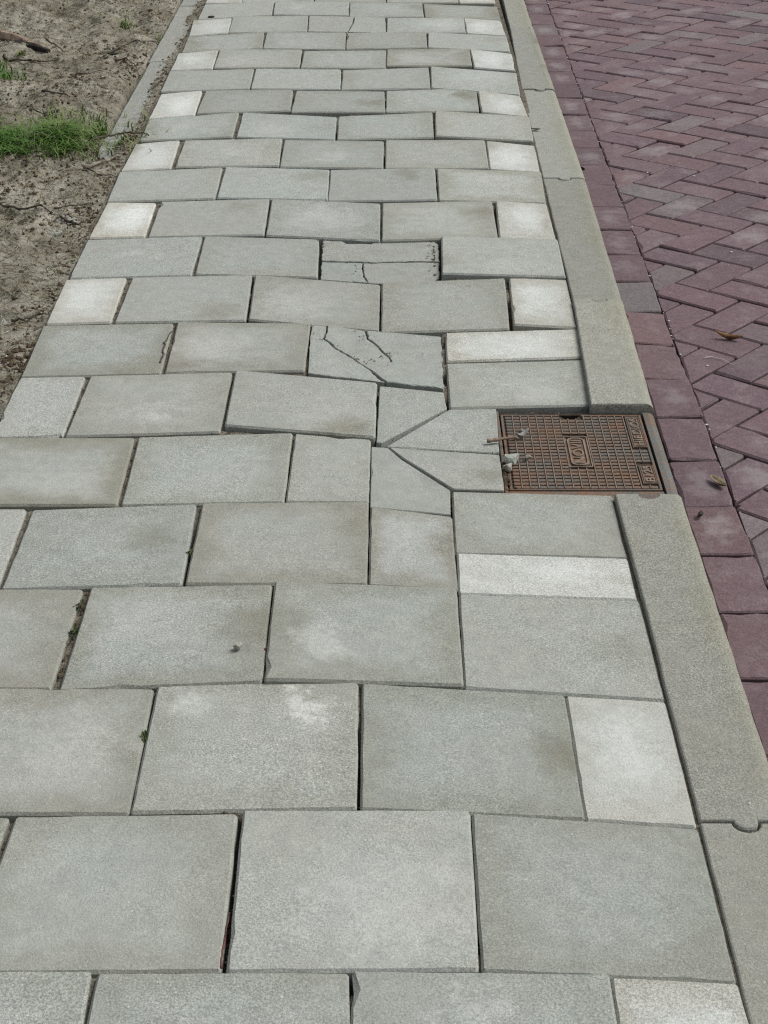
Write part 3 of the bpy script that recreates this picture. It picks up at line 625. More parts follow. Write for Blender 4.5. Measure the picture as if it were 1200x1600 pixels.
# ------------------------------------------------------------------ herringbone road
HX, HY, HR, HW = 1.645, 3.117, 0.004, 0.101
e1 = Vector((math.cos(math.pi / 4 + HR), math.sin(math.pi / 4 + HR))); e2 = Vector((math.cos(-math.pi / 4 + HR), math.sin(-math.pi / 4 + HR)))
def rz(x): return -.065 + .062 * (x - 1.455)
def clip_left(P):
    """keep what lies right of the gutter line"""
    out = []
    for i in range(len(P)):
        a, b = P[i], P[(i + 1) % len(P)]
        da, db = a[0] - gx(a[1]) - .0015, b[0] - gx(b[1]) - .0015
        if da >= 0: out.append(a)
        if (da >= 0) != (db >= 0):
            t = da / (da - db); out.append((a[0] + (b[0] - a[0]) * t, a[1] + (b[1] - a[1]) * t))
    return out
rest = MB(); cand = []
for n in range(-16, 24):
    for k in range(-16, 16):
        for base, l1, l2 in (((0, 0), 2, 1), ((2, -1), 1, 2)):
            a0, b0 = base[0] + n + 2 * k, base[1] + n - 2 * k
            g = .031
            P = []
            for (p, q) in ((g, g), (l1 - g, g), (l1 - g, l2 - g), (g, l2 - g)):
                v = Vector((HX, HY)) + HW * ((a0 + p) * e1 + (b0 + q) * e2); P.append((v.x, v.y))
            cx = sum(p[0] for p in P) / 4; cy = sum(p[1] for p in P) / 4
            if not (1.35 < cx < 3.05 and -.3 < cy < 6.9): continue
            C = clip_left(P)
            if len(C) < 3 or abs(signed_area(C)) < 4e-4: continue
            C2 = [c for i, c in enumerate(C) if (Vector(c) - Vector(C[i - 1])).length > .004]
            if len(C2) < 3: continue
            cx = sum(p[0] for p in C2) / len(C2); cy = sum(p[1] for p in C2) / len(C2)
            vis = in_view(cx, cy, rz(cx), 40)
            cand.append((vis, (cx - CAM.x) ** 2 + (cy - CAM.y) ** 2, C2, len(C2) == 4 and C2 == P, cx, cy))
cand.sort(key=lambda c: (not c[0], c[1]))
print('herringbone bricks in view', sum(c[0] for c in cand), 'of', len(cand))
for i, (vis, _, C, whole, cx, cy) in enumerate(cand):
    tx, ty, dz = rnd.gauss(0, .010), rnd.gauss(0, .010), rnd.gauss(0, .0010)
    rot = rnd.gauss(0, .006); cr, sr = math.cos(rot), math.sin(rot)
    P = []
    for x, y in C:
        dx, dy = x - cx, y - cy
        if whole: dx, dy = cr * dx - sr * dy, sr * dx + cr * dy
        P.append((cx + dx, cy + dy, rz(cx + dx) + dz + dx * tx + dy * ty))
    if vis and i < 300:
        me, c = slab_mesh('brick', P, .07, .0040, .0036, .05 if cy < 3.5 else .2, .0006, .04, .004)
        o = new_obj('brick', me, road, M['brick'], c)
        o['tone'] = rnd.gauss(1.03, .045); o['bloom_amount'] = rnd.choice([0, 0, 0, 0, .15, .3, .45])
    else:
        me, c = slab_mesh('tmp', P, .03, .0032, .003, .3, 0, 0, .004)
        rest.add([v.co + c for v in me.vertices], [tuple(p.vertices) for p in me.polygons]); bpy.data.meshes.remove(me)
o = new_obj('brick_field', rest.mesh('brick_field', M['brick']), road); o['kind'] = 'stuff'; o['bloom_amount'] = 0.0; o['tone'] = 1.0

# ------------------------------------------------------------------ drain cover set in the kerb line
ZL = -.016
gully = new_obj('drain_cover', None, None, None, (1.17, 1.47, ZL))
tag(gully, 'rusty cast iron drain cover with a grid of studs set in the kerb line', 'drain cover')
GO = Vector((1.17, 1.47, ZL))
def gpart(name, mb, mat, parent=None, smooth=False):
    v = [tuple(Vector(p) - GO) for p in mb.v]
    return new_obj(name, mesh_of(name, v, mb.f, mat, smooth), parent or gully)
b = MB()
b.box(1.0100, 1.0165, 1.262, 1.655, ZL - .10, ZL + .001, .0015)                                # left rim
b.box(1.0167, 1.3060, 1.262, 1.3000, ZL - .10, ZL - .0020, .0015)                              # near rim
gpart('frame', b, M['iron_rim'])
b = MB(); b.box(1.0167, 1.3060, 1.6447, 1.655, ZL - .10, ZL - .0035, .0015); gpart('frame_edge', b, M['iron_dirt_shade'])  # dark colour also paints the shade in the notch and far gap
b = MB(); b.box(1.0167, 1.3060, 1.3002, 1.6443, ZL - .10, ZL - .030); gpart('seat', b, M['dark'])  # coloured black to paint deep shade below the pick notch
b = MB()
# rounded apron: profile in x, z swept along y, split round the inlet mouth
prof = [(1.3095, ZL - .012), (1.3095, ZL + .0005), (1.3200, ZL + .0005), (1.3270, ZL - .0015), (1.3320, ZL - .0060), (1.3345, ZL - .0130), (1.3350, ZL - .022), (1.3090, ZL - .022)]
n = len(prof); V = [(x, 1.264, z) for x, z in prof] + [(x, 1.6495, z) for x, z in prof]
b.add(V, [(i, n + i, n + (i + 1) % n, (i + 1) % n) for i in range(n)] + [tuple(range(n)), tuple(range(2 * n - 1, n - 1, -1))])
for ya, yb in ((1.264, 1.300), (1.612, 1.6495), (1.452, 1.464)): b.box(1.310, 1.3350, ya, yb, ZL - .12, ZL - .0222)
b.box(1.310, 1.3350, 1.3002, 1.6118, ZL - .12, ZL - .082)
gpart('inlet', b, M['iron_grey'])
b = MB(); b.box(1.3065, 1.3088, 1.262, 1.651, ZL - .12, ZL - .018); gpart('pit_wall', b, M['dark'])  # shade behind the inlet mouth, painted as a near-black wall
# lid with its pick notch
b = MB()
x0, x1, y0, y1 = 1.0195, 1.3045, 1.3025, 1.6405
b.prism([(x0, y0), (x1, y0), (x1, y1), (1.181, y1), (1.170, 1.6265), (1.151, 1.6265), (1.141, y1), (x0, y1)], ZL - .028, ZL - .0046)
lid = gpart('lid', b, M['iron_dirt_shade'])  # plate colour holds dirt plus painted shade between the studs
b = MB()
b.box(x0 + .0003, x1 - .0003, y0 + .0003, y0 + .0050, ZL - .0040, ZL - .0005, .0008); b.box(x0 + .0003, x0 + .0055, y0 + .0052, y1 - .0003, ZL - .0040, ZL - .0005, .0008)
b.box(x1 - .0055, x1 - .0003, y0 + .0052, y1 - .0003, ZL - .0040, ZL - .0005, .0008)
b.box(x0 + .0057, 1.139, y1 - .0050, y1 - .0003, ZL - .0040, ZL - .0005, .0008); b.box(1.183, x1 - .0057, y1 - .0050, y1 - .0003, ZL - .0040, ZL - .0005, .0008)
gpart('lid_rim', b, M['iron_rim'], lid)
studs, ribs = MB(), MB()
NX, NYs = 17, 23
px, py = (x1 - x0 - .014) / NX, (y1 - y0 - .013) / NYs
BX, BY = (1.1395, 1.1845), (1.398, 1.539)
def free(xa, xb, ya, yb):
    for (a0, a1, c0, c1) in ((BX[0], BX[1], BY[0], BY[1]), (1.270, 1.3045, 1.487, 1.645), (1.270, 1.3045, 1.330, 1.411), (1.138, 1.184, 1.620, 1.66)):
        if xb > a0 and xa < a1 and yb > c0 and ya < c1: return False
    return True
for i in range(NX):
    for j in range(NYs):
        xa = x0 + .007 + i * px; ya = y0 + .0065 + j * py
        if free(xa + .002, xa + px - .002, ya + .002, ya + py - .002):
            studs.box(xa + .0026, xa + px - .0004, ya + .0016, ya + py - .0030, ZL - .0046, ZL - .0010, .0005)
        if i and free(xa, xa + .002, ya + .002, ya + py - .002):
            ribs.box(xa + .0000, xa + .0021, ya - .0001, ya + py - .0002, ZL - .0046, ZL + .0006, .0005)
o = gpart('grip_studs', studs, M['iron'], lid); o['kind'] = 'stuff'
o = gpart('grip_ribs', ribs, M['iron_worn'], lid); o['kind'] = 'stuff'

def rounded(xa, xb, ya, yb, r, k=6):
    P = []
    for cx, cy, a0 in ((xb - r, ya + r, -90), (xb - r, yb - r, 0), (xa + r, yb - r, 90), (xa + r, ya + r, 180)):
        for q in range(k + 1):
            t = math.radians(a0 + 90 * q / k); P.append((cx + r * math.cos(t), cy + r * math.sin(t)))
    return P
def ring_band(b, outer, inner, z0, z1):
    n = len(outer); V = [(x, y, z0) for x, y in outer] + [(x, y, z1) for x, y in outer] + [(x, y, z1) for x, y in inner] + [(x, y, z0) for x, y in inner]
    for i in range(n):
        j = (i + 1) % n; b.f += [tuple(len(b.v) + q for q in f) for f in ((i, j, n + j, n + i), (n + i, n + j, 2 * n + j, 2 * n + i), (2 * n + i, 2 * n + j, 3 * n + j, 3 * n + i))]
    b.v += V
b = MB()
ring_band(b, rounded(1.138, 1.185, 1.400, 1.537, .002), rounded(1.140, 1.183, 1.402, 1.535, .002), ZL - .004, ZL - .0003)
ring_band(b, rounded(1.1445, 1.1785, 1.408, 1.529, .012), rounded(1.1475, 1.1755, 1.411, 1.526, .010), ZL - .004, ZL + .0002)
gpart('badge', b, M['iron_worn'], lid)
b = MB(); ring_band(b, rounded(1.2745, 1.2985, 1.489, 1.628, .001), rounded(1.2760, 1.2970, 1.4905, 1.6265, .001), ZL - .004, ZL - .0009); gpart('text_frame', b, M['iron'], lid)
b = MB(); ring_band(b, rounded(1.2745, 1.2985, 1.333, 1.409, .001), rounded(1.2760, 1.2970, 1.3345, 1.4075, .001), ZL - .004, ZL - .0009); gpart('text_frame', b, M['iron'], lid)

b = MB(); b.box(1.1480, 1.1750, 1.4120, 1.5250, ZL - .0046, ZL - .0026); b.box(1.2718, 1.2988, 1.4885, 1.6350, ZL - .0046, ZL - .0022); b.box(1.2718, 1.2988, 1.3315, 1.4100, ZL - .0046, ZL - .0022)
b.box(1.1405, 1.1440, 1.4025, 1.5345, ZL - .0046, ZL - .0030); b.box(1.1790, 1.1825, 1.4025, 1.5345, ZL - .0046, ZL - .0030)
o = gpart('text_plate', b, M['iron'], lid); o['kind'] = 'stuff'

def lettering(txt, x, y, length, height):
    """raised letters that read from the near side to the far side"""
    cu = bpy.data.curves.new('txt', 'FONT'); cu.body = txt; cu.size = 1.0; cu.extrude = .05
    t = bpy.data.objects.new('txt', cu); COL.objects.link(t)
    dg = bpy.context.evaluated_depsgraph_get(); me = bpy.data.meshes.new_from_object(t.evaluated_get(dg))
    bpy.data.objects.remove(t)
    xs = [v.co.x for v in me.vertices]; ys = [v.co.y for v in me.vertices]
    lx, ly = min(xs), min(ys); sx = length / (max(xs) - lx); sy = height / (max(ys) - ly)
    for v in me.vertices:
        u, w, z = (v.co.x - lx) * sx, (v.co.y - ly) * sy, v.co.z
        v.co = Vector((x - w, y + u, ZL - .0022 + z * .044)) - GO
    me.materials.append(M['iron_worn'])
    return new_obj('lettering', me, lid)
lettering('NOVII', 1.1725, 1.4175, .102, .0215)
lettering('HIEDIOS', 1.2948, 1.4945, .128, .0165)
lettering('B125', 1.2948, 1.3380, .066, .0165)
# ------------------------------------------------------------------ small things
def lump(name, loc, size, mat, label, cat, seed=0, group=None, flat=.7, sub=2):
    R = random.Random(seed); bm = bmesh.new(); bmesh.ops.create_icosphere(bm, subdivisions=sub, radius=1)
    ax = [Vector((R.gauss(0, 1), R.gauss(0, 1), R.gauss(0, 1))).normalized() for _ in range(9)]; dd = [R.uniform(.38, .80) for _ in ax]
    for v in bm.verts:
        for a, d in zip(ax, dd):
            t = v.co.dot(a)
            if t > d: v.co -= a * (t - d)
        v.co += Vector((R.gauss(0, .012), R.gauss(0, .012), R.gauss(0, .012)))
        v.co = Vector((v.co.x * size[0], v.co.y * size[1], v.co.z * size[2]))
    z0 = min(v.co.z for v in bm.verts)
    for v in bm.verts: v.co.z -= z0 + size[2] * .10
    me = bpy.data.meshes.new(name); bm.to_mesh(me); bm.free(); me.materials.append(mat)
    o = new_obj(name, me, None, None, loc); o.rotation_euler.z = R.uniform(0, 6)
    return tag(o, label, cat, group)


def twig(pts, r, label, mat='twig', zf=soil_z, lift=.002, side=2, seed=1, cat='twig', jit=1.0):
    R = random.Random(seed); b = MB()
    P = []
    for i in range(len(pts) - 1):
        a, c = pts[i], pts[i + 1]
        for q in range(4):
            t = q / 4; x = a[0] + (c[0] - a[0]) * t + R.gauss(0, .0022) * jit; y = a[1] + (c[1] - a[1]) * t + R.gauss(0, .004) * jit
            P.append(Vector((x, y, zf(x, y) + lift + r * .6 + abs(R.gauss(0, .0025)) * jit)))
    P.append(Vector((*pts[-1], zf(*pts[-1]) + lift)))
    for _ in range(2):
        zz = [p.z for p in P]
        for i in range(1, len(P) - 1): P[i].z = max(zz[i], (zz[i - 1] + zz[i + 1]) / 2)
    n = len(P)
    b.tube(P, [r * (1 - .55 * i / n) * R.uniform(.75, 1.25) for i in range(n)], 7)
    for s in range(side):
        i = R.randrange(2, n - 2); d = (P[i + 1] - P[i - 1]).normalized(); sgn = R.choice((-1, 1))
        q = Vector((-d.y * sgn, d.x * sgn, .35)) + d * .7; q.normalize(); L = R.uniform(.025, .06)
        b.tube([P[i], P[i] + q * L * .5, P[i] + (q + Vector((0, 0, -.35))) * L], [r * .55, r * .4, r * .2], 5)
    o0 = P[0].copy()
    me = mesh_of('twig', [tuple(Vector(v) - o0) for v in b.v], b.f, M[mat], True)
    return tag(new_obj('twig', me, None, None, o0), label, cat)

# twigs on the soil
twig([(-.281, 4.805), (-.244, 4.92), (-.201, 5.006), (-.149, 5.072), (-.107, 5.173)], .0035, 'long dark twig on the soil pointing at the far bare edging stone', seed=3)
twig([(-.215, 4.723), (-.198, 4.683), (-.153, 4.644), (-.106, 4.585)], .0032, 'thin dark twig lying against the edging with a dark leaf at its end', seed=4)
twig([(-.039, 4.316), (-.018, 4.361), (-.012, 4.452)], .0025, 'short thin twig on the edging right beside the slabs', seed=5, side=0)
twig([(-.363, 4.425), (-.312, 4.462), (-.265, 4.453), (-.222, 4.49)], .0035, 'straight dark twig on open soil behind the grass', seed=6, side=1)
twig([(-.61, 4.694), (-.579, 4.644), (-.529, 4.634), (-.475, 4.644), (-.42, 4.734)], .0055, 'crooked dark twig just in front of the bark log', seed=7)
twig([(-.509, 4.952), (-.478, 4.942), (-.423, 4.846)], .004, 'short dark twig beyond the end of the bark log', seed=8, side=1)
twig([(-.099, 3.342), (-.075, 3.401), (-.046, 3.434), (-.023, 3.488)], .0065, 'thick pale grey twig near the slab edge below the grass', 'grey_twig', seed=9, side=0)
twig([(-.098, 3.355), (-.055, 3.271), (.0, 3.278)], .0026, 'thin bent twig at the foot of the thick grey twig', seed=10, side=0)
def top_z(x, y): return pave_z(x, y) + .003 if x > .012 else max(soil_z(x, y), -.002)
twig([(-.13, 3.62), (-.09, 3.664), (-.055, 3.693), (-.02, 3.715), (.012, 3.686), (.044, 3.671)], .0042, 'dark branching twig poking from the grass onto a grey slab', zf=top_z, seed=11, side=3)
twig([(-.403, 4.059), (-.356, 3.953), (-.315, 3.921), (-.279, 3.906)], .003, 'thin arched twig on soil beyond the green grass tuft', seed=12)
twig([(-.375, 4.159), (-.321, 4.134), (-.28, 4.142)], .004, 'stubby dark twig between two patches of grass', seed=13, side=0)
twig([(-.13, 2.98), (-.09, 3.001), (-.057, 3.012), (-.03, 3.035)], .003, 'thin twig level with the near white slab end', seed=14, side=1)
twig([(-.096, 2.916), (-.064, 2.867), (-.043, 2.845), (-.017, 2.834)], .0045, 'short thick twig slanting towards the white slab edge', seed=15, side=0)
twig([(-.075, 2.146), (-.045, 2.142), (-.031, 2.166), (-.012, 2.199)], .0036, 'nearest dark twig on the soil left of a white half slab', seed=16, side=1)
twig([(-.33, 3.01), (-.28, 3.0), (-.203, 2.966), (-.131, 2.955)],   .0040, 'dark root-like twig at the left edge of the view', seed=17, side=3)
twig([(-.18, 3.78), (-.13, 3.70), (-.08, 3.62), (-.03, 3.60)], .004, 'grey dry twig tangled in the grass by the buried edging', 'grey_twig', seed=18, side=3)

# bark log
b = MB(); pts = [(-.80, 5.105, .020), (-.69, 5.010, .018), (-.60, 4.930, .012), (-.53, 4.870, .004), (-.485, 4.832, -.004)]
gz = soil_z(-.6, 4.9); pts = [(x, y, z + gz) for x, y, z in pts]; R = random.Random(2)
b.tube(pts, [.030, .029, .026, .020, .008], 12)
b.v = [(x + R.gauss(0, .0018), y + R.gauss(0, .003), gz - .007 + (z - gz) * .62 + R.gauss(0, .0018)) for x, y, z in b.v]
lo = Vector(pts[2]); log = new_obj('log', mesh_of('log', [tuple(Vector(v) - lo) for v in b.v], b.f, M['wood'], False), None, None, lo)
tag(log, 'broken piece of brown bark log half sunk in the soil', 'log')
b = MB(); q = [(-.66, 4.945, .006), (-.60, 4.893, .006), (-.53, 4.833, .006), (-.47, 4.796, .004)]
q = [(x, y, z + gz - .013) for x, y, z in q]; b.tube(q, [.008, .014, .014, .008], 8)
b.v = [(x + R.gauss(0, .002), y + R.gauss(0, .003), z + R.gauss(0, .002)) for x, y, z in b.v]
ch = new_obj('bark', mesh_of('bark', [tuple(Vector(v) - lo) for v in b.v], b.f, M['char']), log); ch['label'] = 'black underside of the log'  # black strip along the near underside


def blades(n, region, hmin, hmax, lean, seed, width=.0022):
    """grass blades rooted in a polygon-ish region(x, y) -> weight"""
    R = random.Random(seed); b = MB(); c = 0
    while c < n:
        x, y = region(R)
        h = R.uniform(hmin, hmax); a = R.uniform(0, 6.283); l = R.uniform(.3, 1.0) * lean * h
        dx, dy = math.cos(a) * l, math.sin(a) * l; w = width * R.uniform(.6, 1.3)
        px_, py_ = -math.sin(a) * w, math.cos(a) * w; z = soil_z(x, y) - .002; V = []
        for t in (0, .35, .7, 1.0):
            X_, Y_, Z_ = x + dx * t * t, y + dy * t * t, z + h * (t - .30 * t * t * lean)
            k = 1 - t ** 2 * .95
            V += [(X_ - px_ * k, Y_ - py_ * k, Z_), (X_ + px_ * k, Y_ + py_ * k, Z_)]
        b.add(V, [(0, 1, 3, 2), (2, 3, 5, 4), (4, 5, 7, 6)]); c += 1
    return b
def blob(cx, cy, sx, sy): return lambda R: (cx + R.gauss(0, sx), min(max(cy + R.gauss(0, sy), cy - 2.2 * sy), cy + 2.2 * sy))
def grass_tuft(n, reg, h0, h1, lean, seed, mat, label, loc):
    b = blades(n, reg, h0, h1, lean, seed); o0 = Vector((loc[0], loc[1], soil_z(*loc)))
    o = new_obj('grass_tuft', mesh_of('grass_tuft', [tuple(Vector(v) - o0) for v in b.v], b.f, M[mat]), None, None, o0)
    return tag(o, label, 'grass tuft', 'tufts of grass on the soil')
CL = [(random.Random(90 + i).uniform(-.70, -.17), random.Random(190 + i).uniform(-1, 1)) for i in range(46)]
def main_reg(R):
    while True:
        x0_, v = R.choice(CL); cx = (x0_ + .62) / .47
        x = x0_ + R.gauss(0, .026); y = 3.67 - .08 * cx + v * .15 * (1.05 - .5 * cx) + R.gauss(0, .026)
        if R.random() < 1.15 - cx * .75: return x, y
grass_tuft(1900, main_reg, .03, .085, 1.9, 31, 'grass', 'biggest lush green grass tuft at the left edge', (-.4, 3.62))
tg = grass_tuft(850, blob(-.19, 3.70, .095, .12), .02, .08, 1.3, 32, 'pale_grass', 'sparse pale grass between the lush tuft and the edging', (-.17, 3.7))
tg['kind'] = 'stuff'
grass_tuft(110, blob(-.125, 3.80, .014, .03), .02, .055, .9, 33, 'grass', 'small green tuft against the end of the bare edging', (-.12, 3.8))
grass_tuft(300, blob(-.60, 4.46, .05, .06), .02, .06, 1.1, 34, 'grass', 'low green tuft at the left edge in front of the log', (-.6, 4.45))
grass_tuft(45, blob(-.265, 5.35, .012, .02), .02, .07, 1.0, 35, 'pale_grass', 'tiny isolated grass tuft far out on the soil', (-.26, 5.35))
grass_tuft(40, blob(-.11, 5.20, .006, .02), .012, .04, 1.0, 36, 'pale_grass', 'tiny grass tuft touching the far edging stone', (-.11, 5.2))
grass_tuft(60, blob(-.56, 4.74, .009, .012), .012, .035, 1.0, 37, 'pale_grass', 'little yellowish weed between log and crooked twig', (-.56, 4.74))

# countless small stuff: straw, crumbs and thin grass haze on the soil
def soil_pt(R):
    y = R.uniform(1.2, 6.4); x = R.uniform(-1.1, 0.0)
    if y > 3.5 and -.115 < x < -.035 and R.random() < .93: return soil_pt(R)
    return x, y
R = random.Random(51); b = MB()
for _ in range(9000):
    x, y = soil_pt(R); L = R.uniform(.008, .045); a = R.uniform(0, 3.14); w = R.uniform(.0005, .0016)
    z = soil_z(x, y) + R.uniform(.0005, .003); dx, dy = math.cos(a) * L / 2, math.sin(a) * L / 2; px_, py_ = -math.sin(a) * w, math.cos(a) * w
    zz = R.uniform(0, .006); k = R.uniform(-.3, .3) * L
    b.add([(x - dx - px_, y - dy - py_, z), (x - dx + px_, y - dy + py_, z), (x + px_ - dy * .2, y + py_ + k * .4, z + zz), (x - px_ - dy * .2, y - py_ + k * .4, z + zz + .0006), (x + dx + px_, y + dy + py_, z + zz * .4), (x + dx - px_, y + dy - py_, z + zz * .4)], [(0, 1, 2, 3), (3, 2, 4, 5)])
tag(new_obj('straw', b.mesh('straw', M['straw'])), 'dead straw and fibres strewn over the sandy soil', kind='stuff')
R = random.Random(52); b = MB()
OCT = [(1, 0, 0), (-1, 0, 0), (0, 1, 0), (0, -1, 0), (0, 0, 1), (0, 0, -1)]; OF = [(0, 2, 4), (2, 1, 4), (1, 3, 4), (3, 0, 4), (2, 0, 5), (1, 2, 5), (3, 1, 5), (0, 3, 5)]
def crumb(b, x, y, z, s, R):
    a = R.uniform(0, 6.28); c_, s_ = math.cos(a), math.sin(a); k = [R.uniform(.5, 1.3) for _ in range(6)]; e = (R.uniform(.6, 1.8), R.uniform(.6, 1.2), R.uniform(.4, .9))
    V = []
    for q, v in zip(k, OCT):
        vx, vy, vz = v[0] * q * s * e[0], v[1] * q * s * e[1], v[2] * q * s * e[2]
        V.append((x + vx * c_ - vy * s_, y + vx * s_ + vy * c_, z + vz))
    b.add(V, OF)
for _ in range(4200):
    x, y = soil_pt(R)
    if R.random() < (.25 if y < 3.5 else .09): x = -abs(R.gauss(0, .03)) + .004
    crumb(b, x, y, soil_z(x, y) + .001, R.choice([.0015, .002, .003, .0045, .007]) * R.uniform(.6, 1.2), R)
for _ in range(1500):                                               # darker drifts of debris
    cx, cy, s = R.choice([(-.33, 3.50, .06), (-.2, 3.36, .09), (-.08, 3.55, .05), (-.04, 1.92, .03), (-.12, 4.55, .04), (-.35, 4.30, .08), (-.30, 3.03, .07), (-.24, 5.75, .12), (-.02, 1.92, .04), (-.03, 2.95, .05), (-.2, 3.3, .12), (-.30, 5.62, .14), (-.45, 4.1, .10), (-.2, 2.9, .08), (-.13, 4.75, .05), (-.3, 4.9, .07), (-.05, 3.72, .03)])
    x, y = min(cx + R.gauss(0, s), .008), cy + R.gauss(0, s * 1.4); crumb(b, x, y, soil_z(x, y) + .002, R.uniform(.002, .0075), R)
tag(new_obj('leaf_litter', b.mesh('leaf_litter', M['litter'])), 'dark crumbs of bark and leaf litter over the soil', kind='stuff')
R = random.Random(53); b = MB()
for _ in range(4200):
    x, y = soil_pt(R)
    if y > 3.3 and R.random() < .5: continue
    h = R.uniform(.006, .022); a = R.uniform(0, 6.28); w = .0010
    z = soil_z(x, y); dx, dy = math.cos(a) * h * .8, math.sin(a) * h * .8
    b.add([(x - w, y, z), (x + w, y, z), (x + dx + w * .3, y + dy, z + h), (x + dx - w * .3, y + dy, z + h)], [(0, 1, 2, 3)])
tag(new_obj('thin_grass', b.mesh('thin_grass', M['pale_grass'])), 'haze of tiny grass shoots coming up through the soil', kind='stuff')
R = random.Random(54); b = MB()
for _ in range(46):
    x, y = soil_pt(R); crumb(b, x, y, soil_z(x, y) + .002, R.uniform(.0025, .0060), R)
for _ in range(90):
    x, y = R.uniform(1.40, 2.6), R.uniform(.8, 6.3); crumb(b, x, y, rz(max(x, 1.455)) + .0015, R.uniform(.0012, .0035), R)
for _ in range(45):
    y = R.uniform(.3, 6.3); x = gx(y) + R.gauss(0, .003); crumb(b, x, y, -.063, R.uniform(.0015, .0032), R)
for _ in range(34):
    y = R.uniform(.3, 6.3); x = R.uniform(1.24, 1.32); crumb(b, x, y, .0005, R.uniform(.0008, .0020), R)
tag(new_obj('shell_grit', b.mesh('shell_grit', M['shell'])), 'white shell grit scattered over soil, kerb and road bricks', kind='stuff')
# joint filler crumbs between the slabs
R = random.Random(55); b = MB()
for (xa, ya, xb_, yb_, n) in [(.297, .63, .303, .905, 60), (.02, 1.52, .02, 1.52, 0), (.301, 1.84, .302, 2.10, 34), (.012, 1.24, .15, 1.24, 0), (.155, 2.12, .156, 2.41, 30), (.60, 2.12, .60, 2.40, 26), (.757, 1.80, .757, 2.1, 26), (.155, 1.53, .158, 1.80, 30), (.302, 1.22, .305, 1.5, 26)]:
    for _ in range(n):
        t = R.random(); x = xa + (xb_ - xa) * t + R.gauss(0, .002); y = ya + (yb_ - ya) * t; crumb(b, x, y, pave_z(x, y) - .006, R.uniform(.0012, .0032), R)
for _ in range(46):                                                # reddish bits in the corner of the sunken slab
    x = .903 + abs(R.gauss(0, .012)) * R.choice((-1, .2)); y = 2.60 + R.gauss(0, .065); crumb(b, x, y, pave_z(x, y) - .008, R.uniform(.0015, .0045), R)
for _ in range(26):
    x = 1.045 - abs(R.gauss(0, .012)) * .2; y = 2.2 + R.random() * .15; crumb(b, x - .117, y, pave_z(x, y) - .006, R.uniform(.001, .003), R)
for P in EDGES:
    if P[0][1] < .0: continue
    for a, c in ((P[3 % len(P)], P[2]), (P[0], P[-1])):
        w = 1.0 if a[0] > .45 else 1.6
        for _ in range(int(9 * w)):
            t = R.random(); x = a[0] + (c[0] - a[0]) * t; y = a[1] + (c[1] - a[1]) * t
            crumb(b, x + R.gauss(-.0015, .0012), y + R.gauss(-.0015, .0012), pave_z(x, y) - R.uniform(.004, .010), R.uniform(.0010, .0026), R)
for L in ([(.606, 2.13), (.63, 2.03), (.70, 1.92), (.755, 1.86)], [(.70, 2.09), (.74, 1.99), (.79, 1.93), (.90, 1.93)], [(.79, 1.93), (.765, 1.90), (.74, 1.87)], [(.61, 2.57), (.76, 2.565), (.90, 2.575)], [(.705, 2.56), (.712, 2.44)]):
    for (xa, ya), (xc, yc) in zip(L, L[1:]):
        for _ in range(9):
            t = R.random(); x = xa + (xc - xa) * t + R.gauss(0, .004); y = ya + (yc - ya) * t + R.gauss(0, .004)
            crumb(b, x, y, pave_z(x, y) + (.001 if ya < 2.3 else -.009), R.uniform(.0008, .0022), R)
tag(new_obj('joint_debris', b.mesh('joint_debris', M['litter'])), 'brown crumbs caught in the slab joints', kind='stuff')

# things lying on the pavement, cover and road
lump('pebble', (.566, .690, pave_z(.566, .69) + .001), (.0085, .0075, .0065), M['stone'], 'small beige pebble lying on a grey slab', 'pebble', 3)
lump('rubble_piece', (1.030, 1.412, ZL + .001), (.019, .016, .015), M['rubble'], 'bigger pale chunk of broken concrete on the left rim of the cover', 'rubble', 5)
lump('rubble_piece', (1.021, 1.383, ZL + .000), (.015, .017, .011), M['stone'], 'lower brownish chunk of concrete touching the pale chunk', 'rubble', 9)
lump('pebble', (1.061, 1.428, ZL + .001), (.0085, .006, .005), M['stone'], 'little tan stone on the cover right of the rubble', 'pebble', 12)
lump('pebble', (1.058, 1.556, ZL + .001), (.0065, .005, .005), M['stone'], 'tiny grey stone on the cover above the curled leaf', 'pebble', 14)
R = random.Random(8); b = MB()
for _ in range(60):
    x, y = 1.012 + abs(R.gauss(0, .006)), 1.355 + R.gauss(0, .035); crumb(b, x, y, ZL + .0015, R.uniform(.0012, .0042), R)
for _ in range(26):
    x, y = 1.11 + R.gauss(0, .02), 1.645; crumb(b, x, y, ZL + .001, R.uniform(.0015, .004), R)
tag(new_obj('cover_dirt', b.mesh('cover_dirt', M['litter'])), 'dirt crumbs along the left and far rim of the cover', kind='stuff')


def leaf(name, loc, L, wdt, curl, rotz, mat, label, cat='leaf', lift=.001, fold=.5):
    V, Fc = [], []
    n, k = 12, 5
    for i in range(n + 1):
        t = i / n; w = wdt * math.sin(math.pi * min(1, t * .94 + .04)) ** .8; y = (t - .5) * L
        for j in range(k):
            s = (j / (k - 1) - .5) * 2; z = curl * (t - .5) ** 2 * 4 + abs(s) * fold * w
            V.append((s * w * (1 - .4 * fold), y + .02 * L * math.sin(7 * t), z))
    for i in range(n):
        for j in range(k - 1): Fc.append((i * k + j, i * k + j + 1, (i + 1) * k + j + 1, (i + 1) * k + j))
    me = mesh_of(name, V, Fc, M[mat], True)
    bm = bmesh.new(); bm.from_mesh(me); bmesh.ops.solidify(bm, geom=bm.faces[:], thickness=.0005); bm.to_mesh(me); bm.free()
    o = new_obj(name, me, None, None, (loc[0], loc[1], loc[2] + lift)); o.rotation_euler = (0, 0, rotz)
    return tag(o, label, cat)
leaf('leaf', (1.576, 2.152, rz(1.576)), .066, .0095, .014, math.radians(60), 'leaf_orange', 'curled orange brown leaf on the road bricks', fold=1.1)
